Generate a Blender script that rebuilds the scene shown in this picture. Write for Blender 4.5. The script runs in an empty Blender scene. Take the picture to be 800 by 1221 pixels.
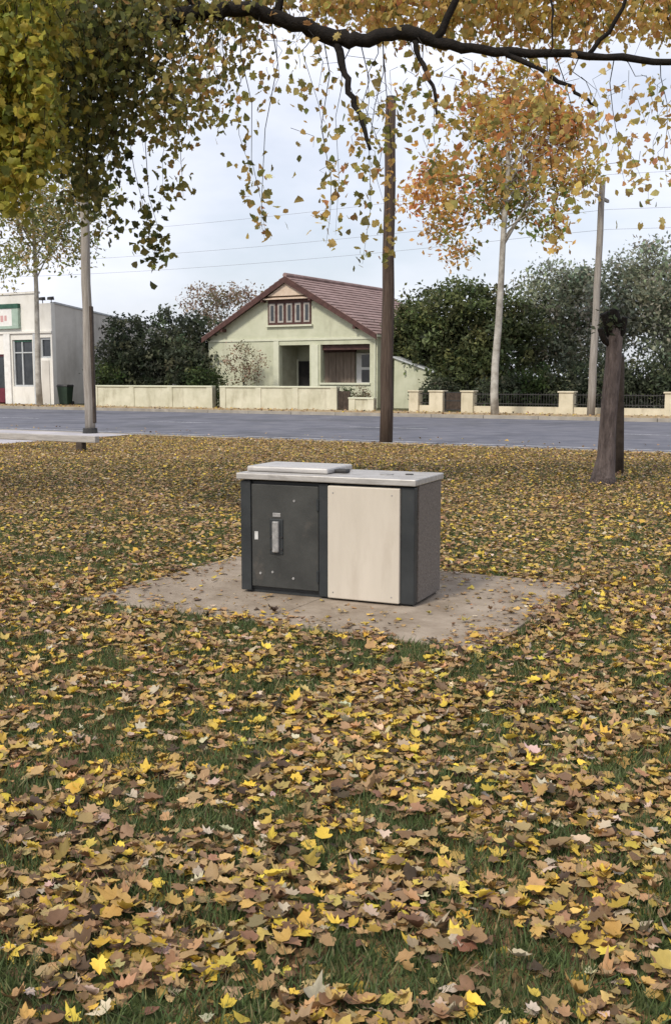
import bpy, math, random
import numpy as np
from mathutils import Vector, Matrix

# ------------------------------------------------------------------ camera, sky, sun, exposure
SC = bpy.context.scene
COL = SC.collection
FPX, CAMH = 1250.0, 1.6
PITCH = math.atan(160.5 / FPX)
cam_d = bpy.data.cameras.new('camera'); cam = bpy.data.objects.new('camera', cam_d); COL.objects.link(cam)
cam.location = (0, 0, CAMH); cam.rotation_euler = (math.pi / 2 - PITCH, 0, 0)
cam_d.sensor_fit = 'VERTICAL'; cam_d.sensor_height = 36; cam_d.lens = 36 * FPX / 1221
cam_d.clip_start = 0.05; cam_d.clip_end = 6000
SC.camera = cam

SUN_AZ, SUN_EL = math.radians(218), math.radians(46)       # azimuth from +Y clockwise: behind the camera, to the left
world = bpy.data.worlds.new('World'); SC.world = world; world.use_nodes = True
wn, wl = world.node_tree.nodes, world.node_tree.links
wn.clear()
w_out = wn.new('ShaderNodeOutputWorld'); w_bg = wn.new('ShaderNodeBackground')
sky = wn.new('ShaderNodeTexSky'); sky.sky_type = 'NISHITA'; sky.sun_disc = False
sky.sun_elevation = SUN_EL; sky.sun_rotation = SUN_AZ; sky.dust_density = 2.0; sky.air_density = 1.0
w_tc = wn.new('ShaderNodeTexCoord'); w_map = wn.new('ShaderNodeMapping'); w_map.inputs['Scale'].default_value = (1, 1, 2.2)
w_nz = wn.new('ShaderNodeTexNoise'); w_nz.inputs['Scale'].default_value = 2.6; w_nz.inputs['Detail'].default_value = 6
w_nz.inputs['Roughness'].default_value = 0.55
w_rp = wn.new('ShaderNodeMapRange'); w_rp.inputs['From Min'].default_value = 0.36; w_rp.inputs['From Max'].default_value = 0.60
w_rp.inputs['To Min'].default_value = 0.50; w_rp.inputs['To Max'].default_value = 0.95
w_mx = wn.new('ShaderNodeMix'); w_mx.data_type = 'RGBA'
w_mx.inputs['B'].default_value = (8.1, 8.3, 9.2, 1)          # thin bright cloud
wl.new(w_tc.outputs['Generated'], w_map.inputs['Vector']); wl.new(w_map.outputs[0], w_nz.inputs['Vector'])
wl.new(w_nz.outputs['Fac'], w_rp.inputs['Value']); wl.new(w_rp.outputs[0], w_mx.inputs['Factor'])
wl.new(sky.outputs[0], w_mx.inputs['A']); wl.new(w_mx.outputs['Result'], w_bg.inputs['Color'])
w_bg.inputs['Strength'].default_value = 0.1
wl.new(w_bg.outputs[0], w_out.inputs['Surface'])

sun_d = bpy.data.lights.new('sun', 'SUN'); sun_d.energy = 2.3; sun_d.angle = math.radians(9); sun_d.color = (1, .93, .81)
sun = bpy.data.objects.new('sun', sun_d); COL.objects.link(sun)
sv = Vector((math.sin(SUN_AZ) * math.cos(SUN_EL), math.cos(SUN_AZ) * math.cos(SUN_EL), math.sin(SUN_EL)))
sun.rotation_euler = sv.to_track_quat('Z', 'Y').to_euler(); sun.location = (0, 0, 30)
SC.view_settings.view_transform = 'Standard'; SC.view_settings.look = 'None'
SC.view_settings.exposure = 0.36; SC.view_settings.gamma = 1.0; SC.view_settings.use_curve_mapping = False
SC.cycles.use_denoising = True
SC.cycles.max_bounces = 6

rng = np.random.default_rng(7); random.seed(7)
R = math.radians
# ------------------------------------------------------------------ survey helpers: image bearings -> places on the ground
def ray(px, py):
    u, v = (px - 400) / FPX, (610.5 - py) / FPX
    return Vector((u, math.cos(PITCH) + v * math.sin(PITCH), v * math.cos(PITCH) - math.sin(PITCH)))
def gnd(px, py):
    d = ray(px, py); return d * (CAMH / -d.z) + Vector((0, 0, CAMH))
def at(px, py, depth):
    d = ray(px, py); return d * (depth / d.y) + Vector((0, 0, CAMH))
SA = R(30); CS, SN = math.cos(SA), math.sin(SA)
def S(s, t, z=0.0): return Vector((CS * s + SN * t, -SN * s + CS * t, z))      # street frame: s along the kerb, t away across the road
def on_t(px, py, t):                                                          # bearing -> (s, z) on the upright plane t
    d = ray(px, py); k = t / (SN * d.x + CS * d.y)
    p = d * k; return (CS * p.x - SN * p.y, p.z + CAMH)

# ------------------------------------------------------------------ materials
def mat(name, c1, c2=None, scale=6, rough=.8, bump=0.0, bscale=None, metal=0, detail=6, spec=.3, stretch=None, lo=.35, hi=.65, bdist=.02):
    m = bpy.data.materials.new(name); m.use_nodes = True
    n, l = m.node_tree.nodes, m.node_tree.links; b = n['Principled BSDF']
    b.inputs['Roughness'].default_value = rough; b.inputs['Metallic'].default_value = metal
    b.inputs['Specular IOR Level'].default_value = spec
    if c2 is None: b.inputs['Base Color'].default_value = (*c1, 1)
    tc = n.new('ShaderNodeTexCoord'); mp = n.new('ShaderNodeMapping'); l.new(tc.outputs['Object'], mp.inputs[0])
    if stretch: mp.inputs['Scale'].default_value = stretch
    if c2 is not None:
        nz = n.new('ShaderNodeTexNoise'); nz.inputs['Scale'].default_value = scale; nz.inputs['Detail'].default_value = detail
        nz.inputs['Roughness'].default_value = .62
        l.new(mp.outputs[0], nz.inputs['Vector'])
        r = n.new('ShaderNodeValToRGB'); r.color_ramp.elements[0].color = (*c1, 1); r.color_ramp.elements[1].color = (*c2, 1)
        r.color_ramp.elements[0].position = lo; r.color_ramp.elements[1].position = hi
        l.new(nz.outputs['Fac'], r.inputs[0]); l.new(r.outputs[0], b.inputs['Base Color'])
    if bump:
        n2 = n.new('ShaderNodeTexNoise'); n2.inputs['Scale'].default_value = bscale or scale * 4; n2.inputs['Detail'].default_value = 5
        l.new(mp.outputs[0], n2.inputs['Vector'])
        bp = n.new('ShaderNodeBump'); bp.inputs['Strength'].default_value = bump; bp.inputs['Distance'].default_value = bdist
        l.new(n2.outputs['Fac'], bp.inputs['Height']); l.new(bp.outputs[0], b.inputs['Normal'])
    return m
def grime(m, c, scale, lo, hi, amt, stretch=(1, 1, 1)):
    n, l = m.node_tree.nodes, m.node_tree.links; b = n['Principled BSDF']; src = b.inputs['Base Color'].links[0].from_socket
    tc = n.new('ShaderNodeTexCoord'); mp = n.new('ShaderNodeMapping'); mp.inputs['Scale'].default_value = stretch; l.new(tc.outputs['Object'], mp.inputs[0])
    nz = n.new('ShaderNodeTexNoise'); nz.inputs['Scale'].default_value = scale; nz.inputs['Detail'].default_value = 8; nz.inputs['Roughness'].default_value = .68
    l.new(mp.outputs[0], nz.inputs['Vector'])
    mr = n.new('ShaderNodeMapRange'); mr.inputs['From Min'].default_value = lo; mr.inputs['From Max'].default_value = hi; mr.inputs['To Max'].default_value = amt
    l.new(nz.outputs['Fac'], mr.inputs['Value'])
    mx = n.new('ShaderNodeMix'); mx.data_type = 'RGBA'; mx.inputs['B'].default_value = (*c, 1)
    l.new(mr.outputs[0], mx.inputs['Factor']); l.new(src, mx.inputs['A']); l.new(mx.outputs['Result'], b.inputs['Base Color'])
def leaf_mat(name, src, trans=.3, rough=.55, spec=.25):
    m = bpy.data.materials.new(name); m.use_nodes = True
    n, l = m.node_tree.nodes, m.node_tree.links; b = n['Principled BSDF']; out = n['Material Output']
    b.inputs['Roughness'].default_value = rough; b.inputs['Specular IOR Level'].default_value = spec
    if src == 'object':
        a = n.new('ShaderNodeObjectInfo'); c = a.outputs['Color']
    else:
        a = n.new('ShaderNodeAttribute'); a.attribute_name = 'col'; c = a.outputs['Color']
    tc = n.new('ShaderNodeTexCoord'); nz = n.new('ShaderNodeTexNoise'); nz.inputs['Scale'].default_value = 38; nz.inputs['Detail'].default_value = 3
    l.new(tc.outputs['Object'], nz.inputs['Vector'])
    mr = n.new('ShaderNodeMapRange'); mr.inputs['To Min'].default_value = .62; mr.inputs['To Max'].default_value = 1.3
    l.new(nz.outputs['Fac'], mr.inputs['Value'])
    vm = n.new('ShaderNodeVectorMath'); vm.operation = 'SCALE'; l.new(c, vm.inputs[0]); l.new(mr.outputs[0], vm.inputs['Scale'])
    l.new(vm.outputs[0], b.inputs['Base Color'])
    if trans:
        t = n.new('ShaderNodeBsdfTranslucent'); l.new(vm.outputs[0], t.inputs['Color'])
        mx = n.new('ShaderNodeMixShader'); mx.inputs[0].default_value = trans
        l.new(b.outputs[0], mx.inputs[1]); l.new(t.outputs[0], mx.inputs[2]); l.new(mx.outputs[0], out.inputs['Surface'])
    return m

M = {}
M['asphalt'] = mat('asphalt', (.105, .11, .135), (.165, .165, .19), 1.2, .9, .3, 60, stretch=(1, 1, 1))
M['concrete'] = mat('concrete', (.225, .178, .132), (.345, .285, .222), 3.2, .92, .25, 45)
M['apron'] = mat('apron_concrete', (.33, .32, .34), (.48, .455, .47), .9, .92, .2, 30)
M['kerb'] = mat('kerb_concrete', (.25, .225, .19), (.38, .345, .29), 1.5, .9, .2, 20)
M['verge'] = mat('verge_earth', (.27, .20, .115), (.42, .32, .20), 1.6, .95, .3, 14)
M['paint'] = mat('road_paint', (.30, .30, .33), (.62, .62, .64), 5, .8, lo=.4, hi=.55)
M['yard'] = mat('yard_soil', (.05, .055, .025), (.12, .10, .05), 1.2, .95)
M['cream'] = mat('cream_render', (.49, .475, .355), (.61, .59, .465), 1.3, .9, .3, 30)
M['cream_pier'] = mat('cream_pier_render', (.53, .48, .35), (.65, .59, .45), 1.3, .9, .3, 30)
M['wall_green'] = mat('pale_green_render', (.46, .475, .34), (.56, .565, .43), .9, .9, .35, 26)
M['trim_green'] = mat('pale_green_trim', (.54, .55, .42), (.61, .615, .48), 3, .7)
M['roof'] = mat('red_tile', (.225, .15, .135), (.32, .222, .205), 1.1, .8, .4, 9, stretch=(1, 1, 1))
M['barge'] = mat('dark_red_board', (.055, .026, .022), (.10, .048, .04), 4, .6)
M['shingle'] = mat('pinkish_shingle', (.52, .40, .30), (.62, .50, .39), 5, .8)
M['white'] = mat('white_paint', (.68, .67, .64), (.80, .79, .76), 4, .6)
M['sash'] = mat('weathered_sash', (.30, .27, .24), (.42, .39, .35), 4, .7)
M['glass'] = mat('window_glass', (.02, .025, .03), (.045, .05, .055), 2, .12, spec=.6)
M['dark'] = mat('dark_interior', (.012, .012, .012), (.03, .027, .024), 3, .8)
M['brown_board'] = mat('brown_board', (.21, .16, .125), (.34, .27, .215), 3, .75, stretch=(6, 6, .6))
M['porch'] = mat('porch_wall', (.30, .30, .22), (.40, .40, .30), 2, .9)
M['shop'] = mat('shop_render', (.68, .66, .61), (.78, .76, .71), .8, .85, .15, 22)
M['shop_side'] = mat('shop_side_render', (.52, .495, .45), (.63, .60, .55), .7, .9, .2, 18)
M['shop_green'] = mat('shop_green_paint', (.022, .075, .05), (.04, .115, .08), 4, .6)
M['grey_paint'] = mat('grey_paint', (.40, .42, .43), (.50, .52, .53), 4, .6)
M['maroon'] = mat('maroon_paint', (.11, .018, .03), (.16, .03, .045), 4, .5)
M['sign_red'] = mat('sign_red', (.58, .34, .33))
M['iron'] = mat('black_iron', (.025, .024, .024), (.05, .048, .046), 8, .55)
M['bin_body'] = mat('bin_plastic', (.018, .034, .022), (.03, .05, .034), 5, .5)
M['pole_dark'] = mat('tarred_timber', (.045, .03, .022), (.105, .075, .058), 5, .85, .5, 30, stretch=(6, 6, .35))
M['pole_grey'] = mat('weathered_timber_pole', (.21, .185, .16), (.36, .33, .29), 4, .85, .4, 30, stretch=(6, 6, .3))
M['rail'] = mat('weathered_rail', (.30, .28, .265), (.44, .415, .39), 4, .85, .4, 25, stretch=(.6, 6, 6))
M['post_dark'] = mat('dark_post_timber', (.035, .026, .02), (.08, .06, .046), 6, .85, .4, 30)
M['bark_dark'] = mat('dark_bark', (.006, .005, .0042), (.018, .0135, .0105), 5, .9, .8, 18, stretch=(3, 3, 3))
M['bark_stump'] = mat('grey_brown_bark', (.085, .066, .06), (.20, .158, .143), 4.5, .92, .9, 16, stretch=(4, 4, .8), bdist=.05)
M['bark_pale'] = mat('pale_mottled_bark', (.25, .225, .185), (.52, .49, .43), 2.4, .85, .4, 14)
M['charcoal'] = mat('charcoal_powder_coat', (.020, .023, .025), (.034, .038, .040), 3.5, .5, .08, 120, spec=.4)
M['charcoal_door'] = mat('scuffed_charcoal_door', (.032, .033, .031), (.058, .059, .055), 3, .5, .08, 120, spec=.4)
M['cream_panel'] = mat('cream_panel', (.50, .45, .375), (.575, .52, .44), 1.6, .5, .05, 40, stretch=(3, 3, .7), lo=.3, hi=.7)
M['aggregate'] = mat('exposed_aggregate', (.13, .112, .096), (.235, .205, .178), 60, .9, .6, 70, lo=.32, hi=.7)
M['steel'] = mat('brushed_steel', (.33, .315, .295), (.50, .48, .455), 9, .42, .05, 40, metal=.25, stretch=(.5, 4, 4), spec=.5)
M['steel_lid'] = mat('steel_lid', (.38, .365, .35), (.53, .51, .485), 7, .4, .05, 40, metal=.2, stretch=(.5, 4, 4), spec=.5)
M['metal_grey'] = mat('worn_metal', (.24, .235, .23), (.42, .41, .40), 22, .45, metal=.3)
M['sticker'] = mat('worn_sticker', (.45, .45, .43), (.60, .60, .58), 30, .6)
M['leaf_obj'] = leaf_mat('fallen_leaf_single', 'object', .12, .6)
M['leaf_mass'] = leaf_mat('fallen_leaf_mass', 'attr', .10, .6)
M['leaf_tree'] = leaf_mat('hanging_leaf', 'attr', .62, .5)
M['leaf_far'] = leaf_mat('crown_leaf', 'attr', .45, .6)
M['grass'] = leaf_mat('grass_blade', 'attr', .3, .6)
M['cable'] = mat('grey_cable', (.22, .22, .24))

grime(M['cream_panel'], (.36, .30, .23), 2.6, .54, .76, .4, (2.5, 2.5, .55))
grime(M['charcoal_door'], (.115, .098, .082), 5, .56, .74, .6, (1, 1, .8)); grime(M['charcoal'], (.085, .078, .07), 7, .58, .76, .5, (1, 1, .7))
grime(M['steel'], (.17, .15, .13), 4, .54, .72, .7); grime(M['steel_lid'], (.20, .18, .16), 4, .56, .74, .6)
grime(M['concrete'], (.14, .10, .065), 1.7, .50, .70, .7); grime(M['concrete'], (.42, .37, .31), 9, .62, .74, .5)
grime(M['wall_green'], (.30, .29, .20), .8, .50, .72, .55, (1.6, 1.6, .5)); grime(M['cream'], (.28, .25, .16), 1.3, .50, .72, .6, (1.6, 1.6, .6))
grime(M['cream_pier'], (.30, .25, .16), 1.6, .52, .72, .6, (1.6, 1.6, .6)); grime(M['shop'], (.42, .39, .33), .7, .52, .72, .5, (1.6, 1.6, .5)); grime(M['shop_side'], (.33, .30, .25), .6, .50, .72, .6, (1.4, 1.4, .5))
grime(M['asphalt'], (.075, .078, .09), .22, .50, .62, .7, (1, 1, 1)); grime(M['asphalt'], (.21, .205, .21), .5, .56, .70, .5); grime(M['apron'], (.24, .225, .22), .7, .52, .68, .6)
grime(M['roof'], (.15, .11, .10), .9, .50, .70, .5); grime(M['verge'], (.13, .13, .06), .8, .52, .66, .6)
def lawn_mat():
    m = bpy.data.materials.new('leaf_strewn_lawn'); m.use_nodes = True
    n, l = m.node_tree.nodes, m.node_tree.links; b = n['Principled BSDF']; b.inputs['Roughness'].default_value = .95
    b.inputs['Specular IOR Level'].default_value = .1
    tc = n.new('ShaderNodeTexCoord')
    v = n.new('ShaderNodeTexVoronoi'); v.inputs['Scale'].default_value = 15; v.inputs['Randomness'].default_value = 1
    l.new(tc.outputs['Object'], v.inputs['Vector'])
    sep = n.new('ShaderNodeSeparateColor'); l.new(v.outputs['Color'], sep.inputs[0])
    r = n.new('ShaderNodeValToRGB'); r.color_ramp.interpolation = 'CONSTANT'
    el = r.color_ramp.elements
    stops = [(0, (.06, .075, .026)), (.2, (.10, .055, .03)), (.38, (.20, .12, .06)), (.56, (.30, .19, .07)), (.72, (.13, .075, .045)), (.86, (.38, .26, .05)), (.94, (.05, .05, .02))]
    el[0].color = (*stops[0][1], 1); el[1].position = stops[1][0]; el[1].color = (*stops[1][1], 1)
    for p, c in stops[2:]:
        e = el.new(p); e.color = (*c, 1)
    l.new(sep.outputs[0], r.inputs[0])
    nz = n.new('ShaderNodeTexNoise'); nz.inputs['Scale'].default_value = 1.1; nz.inputs['Detail'].default_value = 4; l.new(tc.outputs['Object'], nz.inputs['Vector'])
    mr = n.new('ShaderNodeMapRange'); mr.inputs['From Min'].default_value = .45; mr.inputs['From Max'].default_value = .62; mr.inputs['To Max'].default_value = .6
    l.new(nz.outputs['Fac'], mr.inputs['Value'])
    mx = n.new('ShaderNodeMix'); mx.data_type = 'RGBA'; mx.inputs['B'].default_value = (.06, .078, .026, 1)
    l.new(mr.outputs[0], mx.inputs['Factor']); l.new(r.outputs[0], mx.inputs['A']); l.new(mx.outputs['Result'], b.inputs['Base Color'])
    bp = n.new('ShaderNodeBump'); bp.inputs['Strength'].default_value = .8; bp.inputs['Distance'].default_value = .03
    l.new(v.outputs['Distance'], bp.inputs['Height']); l.new(bp.outputs[0], b.inputs['Normal'])
    return m
M['lawn'] = lawn_mat()

# ------------------------------------------------------------------ mesh and object helpers
class MB:
    def __init__(s): s.v, s.f = [], []
    def add(s, vs, fs):
        o = len(s.v); s.v += [tuple(p) for p in vs]; s.f += [tuple(o + i for i in q) for q in fs]; return s
    def box(s, x0, x1, y0, y1, z0, z1):
        return s.add([(x0, y0, z0), (x1, y0, z0), (x1, y1, z0), (x0, y1, z0), (x0, y0, z1), (x1, y0, z1), (x1, y1, z1), (x0, y1, z1)],
                     [(0, 3, 2, 1), (4, 5, 6, 7), (0, 1, 5, 4), (1, 2, 6, 5), (2, 3, 7, 6), (3, 0, 4, 7)])
    def prism_xz(s, poly, y0, y1):
        n = len(poly)
        vs = [(x, y0, z) for x, z in poly] + [(x, y1, z) for x, z in poly]
        return s.add(vs, [tuple(range(n)), tuple(range(2 * n - 1, n - 1, -1))] + [(i, i + n, (i + 1) % n + n, (i + 1) % n) for i in range(n)])
    def prism_yz(s, poly, x0, x1):
        n = len(poly)
        vs = [(x0, y, z) for y, z in poly] + [(x1, y, z) for y, z in poly]
        return s.add(vs, [tuple(range(n - 1, -1, -1)), tuple(range(n, 2 * n))] + [(i, (i + 1) % n, (i + 1) % n + n, i + n) for i in range(n)])
    def prism_xy(s, poly, z0, z1):
        n = len(poly)
        vs = [(x, y, z0) for x, y in poly] + [(x, y, z1) for x, y in poly]
        return s.add(vs, [tuple(range(n - 1, -1, -1)), tuple(range(n, 2 * n))] + [(i, (i + 1) % n, (i + 1) % n + n, i + n) for i in range(n)])
    def tube(s, pts, rad, n=8, wob=0.0):
        pts = [Vector(p) for p in pts]; k = len(pts); vs = []
        side = None
        for i, p in enumerate(pts):
            t = (pts[min(i + 1, k - 1)] - pts[max(i - 1, 0)]).normalized()
            if side is None:
                side = t.cross(Vector((0, 0, 1)) if abs(t.z) < .9 else Vector((1, 0, 0))).normalized()
            else:
                side = (side - t * side.dot(t)).normalized()
            up = t.cross(side)
            for j in range(n):
                a = 2 * math.pi * j / n; r = rad[i] * (1 + wob * (random.random() - .5))
                vs.append(p + (side * math.cos(a) + up * math.sin(a)) * r)
        fs = [(i * n + j, i * n + (j + 1) % n, (i + 1) * n + (j + 1) % n, (i + 1) * n + j) for i in range(k - 1) for j in range(n)]
        fs += [tuple(range(n - 1, -1, -1)), tuple(range((k - 1) * n, k * n))]
        return s.add(vs, fs)
    def build(s, name, m, parent=None, smooth=False, bevel=0, loc=None, rotz=None):
        me = bpy.data.meshes.new(name); me.from_pydata(s.v, [], s.f); me.update()
        if smooth: me.shade_smooth()
        return link(name, me, m, parent, bevel, loc, rotz)
def link(name, me, m, parent=None, bevel=0, loc=None, rotz=None):
    if m and not me.materials: me.materials.append(m if not isinstance(m, str) else M[m])
    o = bpy.data.objects.new(name, me); COL.objects.link(o)
    if parent: o.parent = parent
    if loc is not None: o.location = loc
    if rotz is not None: o.rotation_euler.z = rotz
    if bevel:
        b = o.modifiers.new('bevel', 'BEVEL'); b.width = bevel; b.segments = 2; b.limit_method = 'ANGLE'
    return o
def tag(o, label=None, cat=None, group=None, kind=None):
    for k, v in (('label', label), ('category', cat), ('group', group), ('kind', kind)):
        if v: o[k] = v
    return o
def thing(name, label, cat, loc=(0, 0, 0), rotz=0, group=None):
    o = bpy.data.objects.new(name, None); COL.objects.link(o); o.location = loc; o.rotation_euler = (0, 0, rotz)
    o.empty_display_size = .2
    return tag(o, label, cat, group)
def struct(name, mb, m, **k): return tag(mb.build(name, m, **k), kind='structure')
def bulk(name, V, F, C, m, parent=None, loc=None):
    me = bpy.data.meshes.new(name); nv, nf = len(V), len(F)
    me.vertices.add(nv); me.vertices.foreach_set('co', np.asarray(V, np.float32).ravel())
    me.loops.add(nf * 3); me.loops.foreach_set('vertex_index', np.asarray(F, np.int32).ravel())
    me.polygons.add(nf); me.polygons.foreach_set('loop_start', np.arange(0, nf * 3, 3, dtype=np.int32))
    me.update(calc_edges=True); me.shade_smooth()
    a = me.color_attributes.new('col', 'FLOAT_COLOR', 'POINT')
    a.data.foreach_set('color', np.concatenate([C, np.ones((nv, 1))], 1).astype(np.float32).ravel())
    return link(name, me, m, parent, loc=loc)
def vnoise(x, y, scale, seed):
    g = np.random.default_rng(seed).random((257, 257)); x = x / scale + 77.3; y = y / scale + 41.7
    xi, yi = np.floor(x).astype(int), np.floor(y).astype(int); fx, fy = x - xi, y - yi
    fx, fy = fx * fx * (3 - 2 * fx), fy * fy * (3 - 2 * fy); a = lambda i, j: g[(xi + i) % 256, (yi + j) % 256]
    return (a(0, 0) * (1 - fx) + a(1, 0) * fx) * (1 - fy) + (a(0, 1) * (1 - fx) + a(1, 1) * fx) * fy
def pick(pal, n, jit=.16):
    w = np.array([p[0] for p in pal], float); c = np.array([p[1] for p in pal])
    k = rng.choice(len(pal), n, p=w / w.sum())
    return np.clip(c[k] * (1 + jit * rng.standard_normal((n, 1))) * (1 + .06 * rng.standard_normal((n, 3))), .004, .9), k
def rotmats(yaw, tilt, tdir):
    # leaf lies in XY, spun by yaw, then tipped by tilt about a horizontal axis at heading tdir
    n = len(yaw); c, s = np.cos(yaw), np.sin(yaw); z = np.zeros(n); o = np.ones(n)
    A = np.stack([np.stack([c, -s, z], 1), np.stack([s, c, z], 1), np.stack([z, z, o], 1)], 1)
    kx, ky = np.cos(tdir), np.sin(tdir); c, s = np.cos(tilt), np.sin(tilt); v = 1 - c
    B = np.stack([np.stack([c + kx * kx * v, kx * ky * v, ky * s], 1), np.stack([kx * ky * v, c + ky * ky * v, -kx * s], 1), np.stack([-ky * s, kx * s, c], 1)], 1)
    return B @ A
# leaf shapes, unit width: a lobed leaf with stalk, in several curls; and a simple one for distance
def lobed(curl, fold, twist, lobes=1.0):   # lobes 1: deep lobes, 0: a plain oval blade
    ang = np.radians([-90, -60, -38, -18, 2, 22, 45, 62, 76, 90, 104, 118, 135, 158, 178, 198, 218, 240])
    rad = np.array([.16, .38, .50, .30, .55, .34, .58, .42, .40, .66, .40, .42, .58, .34, .55, .30, .50, .38])
    oval = np.array([.2, .36, .42, .42, .43, .43, .44, .46, .52, .62, .52, .46, .44, .43, .43, .42, .42, .36])
    rad = (rad * lobes + oval * (1 - lobes)) * (1 + .09 * rng.standard_normal(len(rad)))
    x, y = rad * np.cos(ang), rad * np.sin(ang)
    P = np.concatenate([[[0, 0, 0]], np.stack([x, y, np.zeros_like(x)], 1), [[.012, -.52, .03], [-.012, -.52, .03]]])
    r2 = (P[:, 0] ** 2 + P[:, 1] ** 2)
    P[:, 2] += .62 * (curl * r2 + fold * np.abs(P[:, 0]) + twist * P[:, 0] * P[:, 1]) + .028 * rng.standard_normal(len(P)) * (r2 > .05)
    n = 18
    F = [(0, 1 + i, 1 + (i + 1) % n) for i in range(n)] + [(1, n + 2, n + 1)]
    return P, np.array(F)
def simple(curl, fold):
    P = np.array([[0, -.45, 0], [.36, -.12, 0], [.42, .2, 0], [0, .5, 0], [-.42, .2, 0], [-.36, -.12, 0]]) * (1 + .12 * rng.standard_normal((6, 1)))
    P[:, 2] = curl * (P[:, 0] ** 2 + P[:, 1] ** 2) + fold * np.abs(P[:, 0])
    return P, np.array([(0, 1, 5), (1, 2, 4), (1, 4, 5), (2, 3, 4)])
LOBED = [lobed(c, f, t, l) for c, f, t, l in ((.7, .1, .5, .75), (-.7, .2, -.5, .45), (1.3, .45, .4, .3), (-.5, .7, .9, .6), (.4, -.5, -1.0, .2), (1.5, 0, .8, .5), (-1.2, 0, .4, .7), (.1, .2, .2, .9), (.9, .9, .2, .15), (1.9, .2, -.6, .35), (-.3, .1, 1.2, .1), (.5, -.8, .3, .55))]
SIMPLE = [simple(c, f) for c, f in ((.5, .1), (-.5, .2), (.9, .3), (-.3, .5), (.2, -.3))]
def scatter(pos, size, yaw, tilt, tdir, colr, shapes):
    """every leaf placed from a random shape; returns V, F, C"""
    Vs, Fs, Cs, o = [], [], [], 0
    k = rng.integers(0, len(shapes), len(pos)); RM = rotmats(yaw, tilt, tdir)
    for i, (P, F) in enumerate(shapes):
        q = np.where(k == i)[0]
        if not len(q): continue
        P = P[None] * np.stack([rng.uniform(.55, 1.1, len(q)), np.ones(len(q)), rng.uniform(.5, 1.5, len(q))], 1)[:, None, :]
        V = np.einsum('nij,nkj->nki', RM[q], P) * size[q][:, None, None] + pos[q][:, None, :]
        Vs.append(V.reshape(-1, 3)); Fs.append((F[None] + (np.arange(len(q)) * P.shape[1])[:, None, None]).reshape(-1, 3) + o)
        Cs.append(np.repeat(colr[q], P.shape[1], 0)); o += len(q) * P.shape[1]
    return np.concatenate(Vs), np.concatenate(Fs), np.concatenate(Cs)

# ------------------------------------------------------------------ setting: ground, road, kerbs, verge
def strip(s0, s1, t0, t1, z, ns=1, nt=1):
    m = MB(); vs, fs = [], []
    for i in range(ns + 1):
        for j in range(nt + 1): vs.append(S(s0 + (s1 - s0) * i / ns, t0 + (t1 - t0) * j / nt, z))
    for i in range(ns):
        for j in range(nt):
            a = i * (nt + 1) + j; fs.append((a, a + nt + 1, a + nt + 2, a + 1))
    return m.add(vs, fs)
struct('ground', MB().add([(-2500, -2500, -.3), (2500, -2500, -.3), (2500, 2500, -.3), (-2500, 2500, -.3)], [(0, 1, 2, 3)]), 'yard')
struct('lawn', strip(-220, 220, -150, 22.75, 0), 'lawn')
struct('road', strip(-400, 400, 22.6, 41.7, -.12), 'asphalt')
struct('verge', strip(-400, 400, 41.72, 45.6, 0), 'verge')
struct('yard', strip(-400, 400, 45.61, 400, -.02), 'yard')
struct('apron', strip(-120, -19.6, 17.9, 22.74, .012), 'apron')
def kerb(name, t0, t1):
    m = MB()
    for k in range(-70, 70):
        a, b = k * 2.4 + .012, (k + 1) * 2.4 - .012
        m.add([S(a, t0, -.3), S(b, t0, -.3), S(b, t1, -.3), S(a, t1, -.3), S(a, t0, .022), S(b, t0, .022), S(b, t1, .022), S(a, t1, .022)],
              [(0, 3, 2, 1), (4, 5, 6, 7), (0, 1, 5, 4), (1, 2, 6, 5), (2, 3, 7, 6), (3, 0, 4, 7)])
    struct(name, m, 'kerb')
kerb('kerb_near', 22.7, 22.88); kerb('kerb_far', 41.55, 41.76)
struct('gutter_near', strip(-160, 160, 22.89, 23.35, -.112), 'kerb')
struct('edge_line', strip(-200, 200, 25.3, 25.42, -.114), 'paint')
cl = MB()
for k in range(-20, 20): 
    q = strip(k * 9, k * 9 + 3, 32.1, 32.22, -.114); cl.add(q.v, q.f)
struct('centre_line', cl, 'paint')

# barbecue pad: rectangular slab in four bays with tooled joints
PL, PF, PR = gnd(94, 716), gnd(577, 778), gnd(696, 698)
PA = math.atan2(PL.y - PF.y, PF.x - PL.x); PW, PD = (PF - PL).length, (PR - PF).length
pad = thing('barbecue_pad', None, None, PL, -PA); pad['kind'] = 'structure'
for i in range(2):
    for j in range(2):
        MB().box(PW * i / 2 + .004, PW * (i + 1) / 2 - .004, PD * j / 2 + .004, PD * (j + 1) / 2 - .004, -.1, .014 + .002 * ((i + j) % 2)).build('concrete_bay', 'concrete', pad, bevel=.006)
def on_pad(x, y, m=0.0):
    dx, dy = x - PL.x, y - PL.y; c, s = math.cos(PA), math.sin(PA)
    u, v = dx * c - dy * s, dx * s + dy * c
    return u, v

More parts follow.
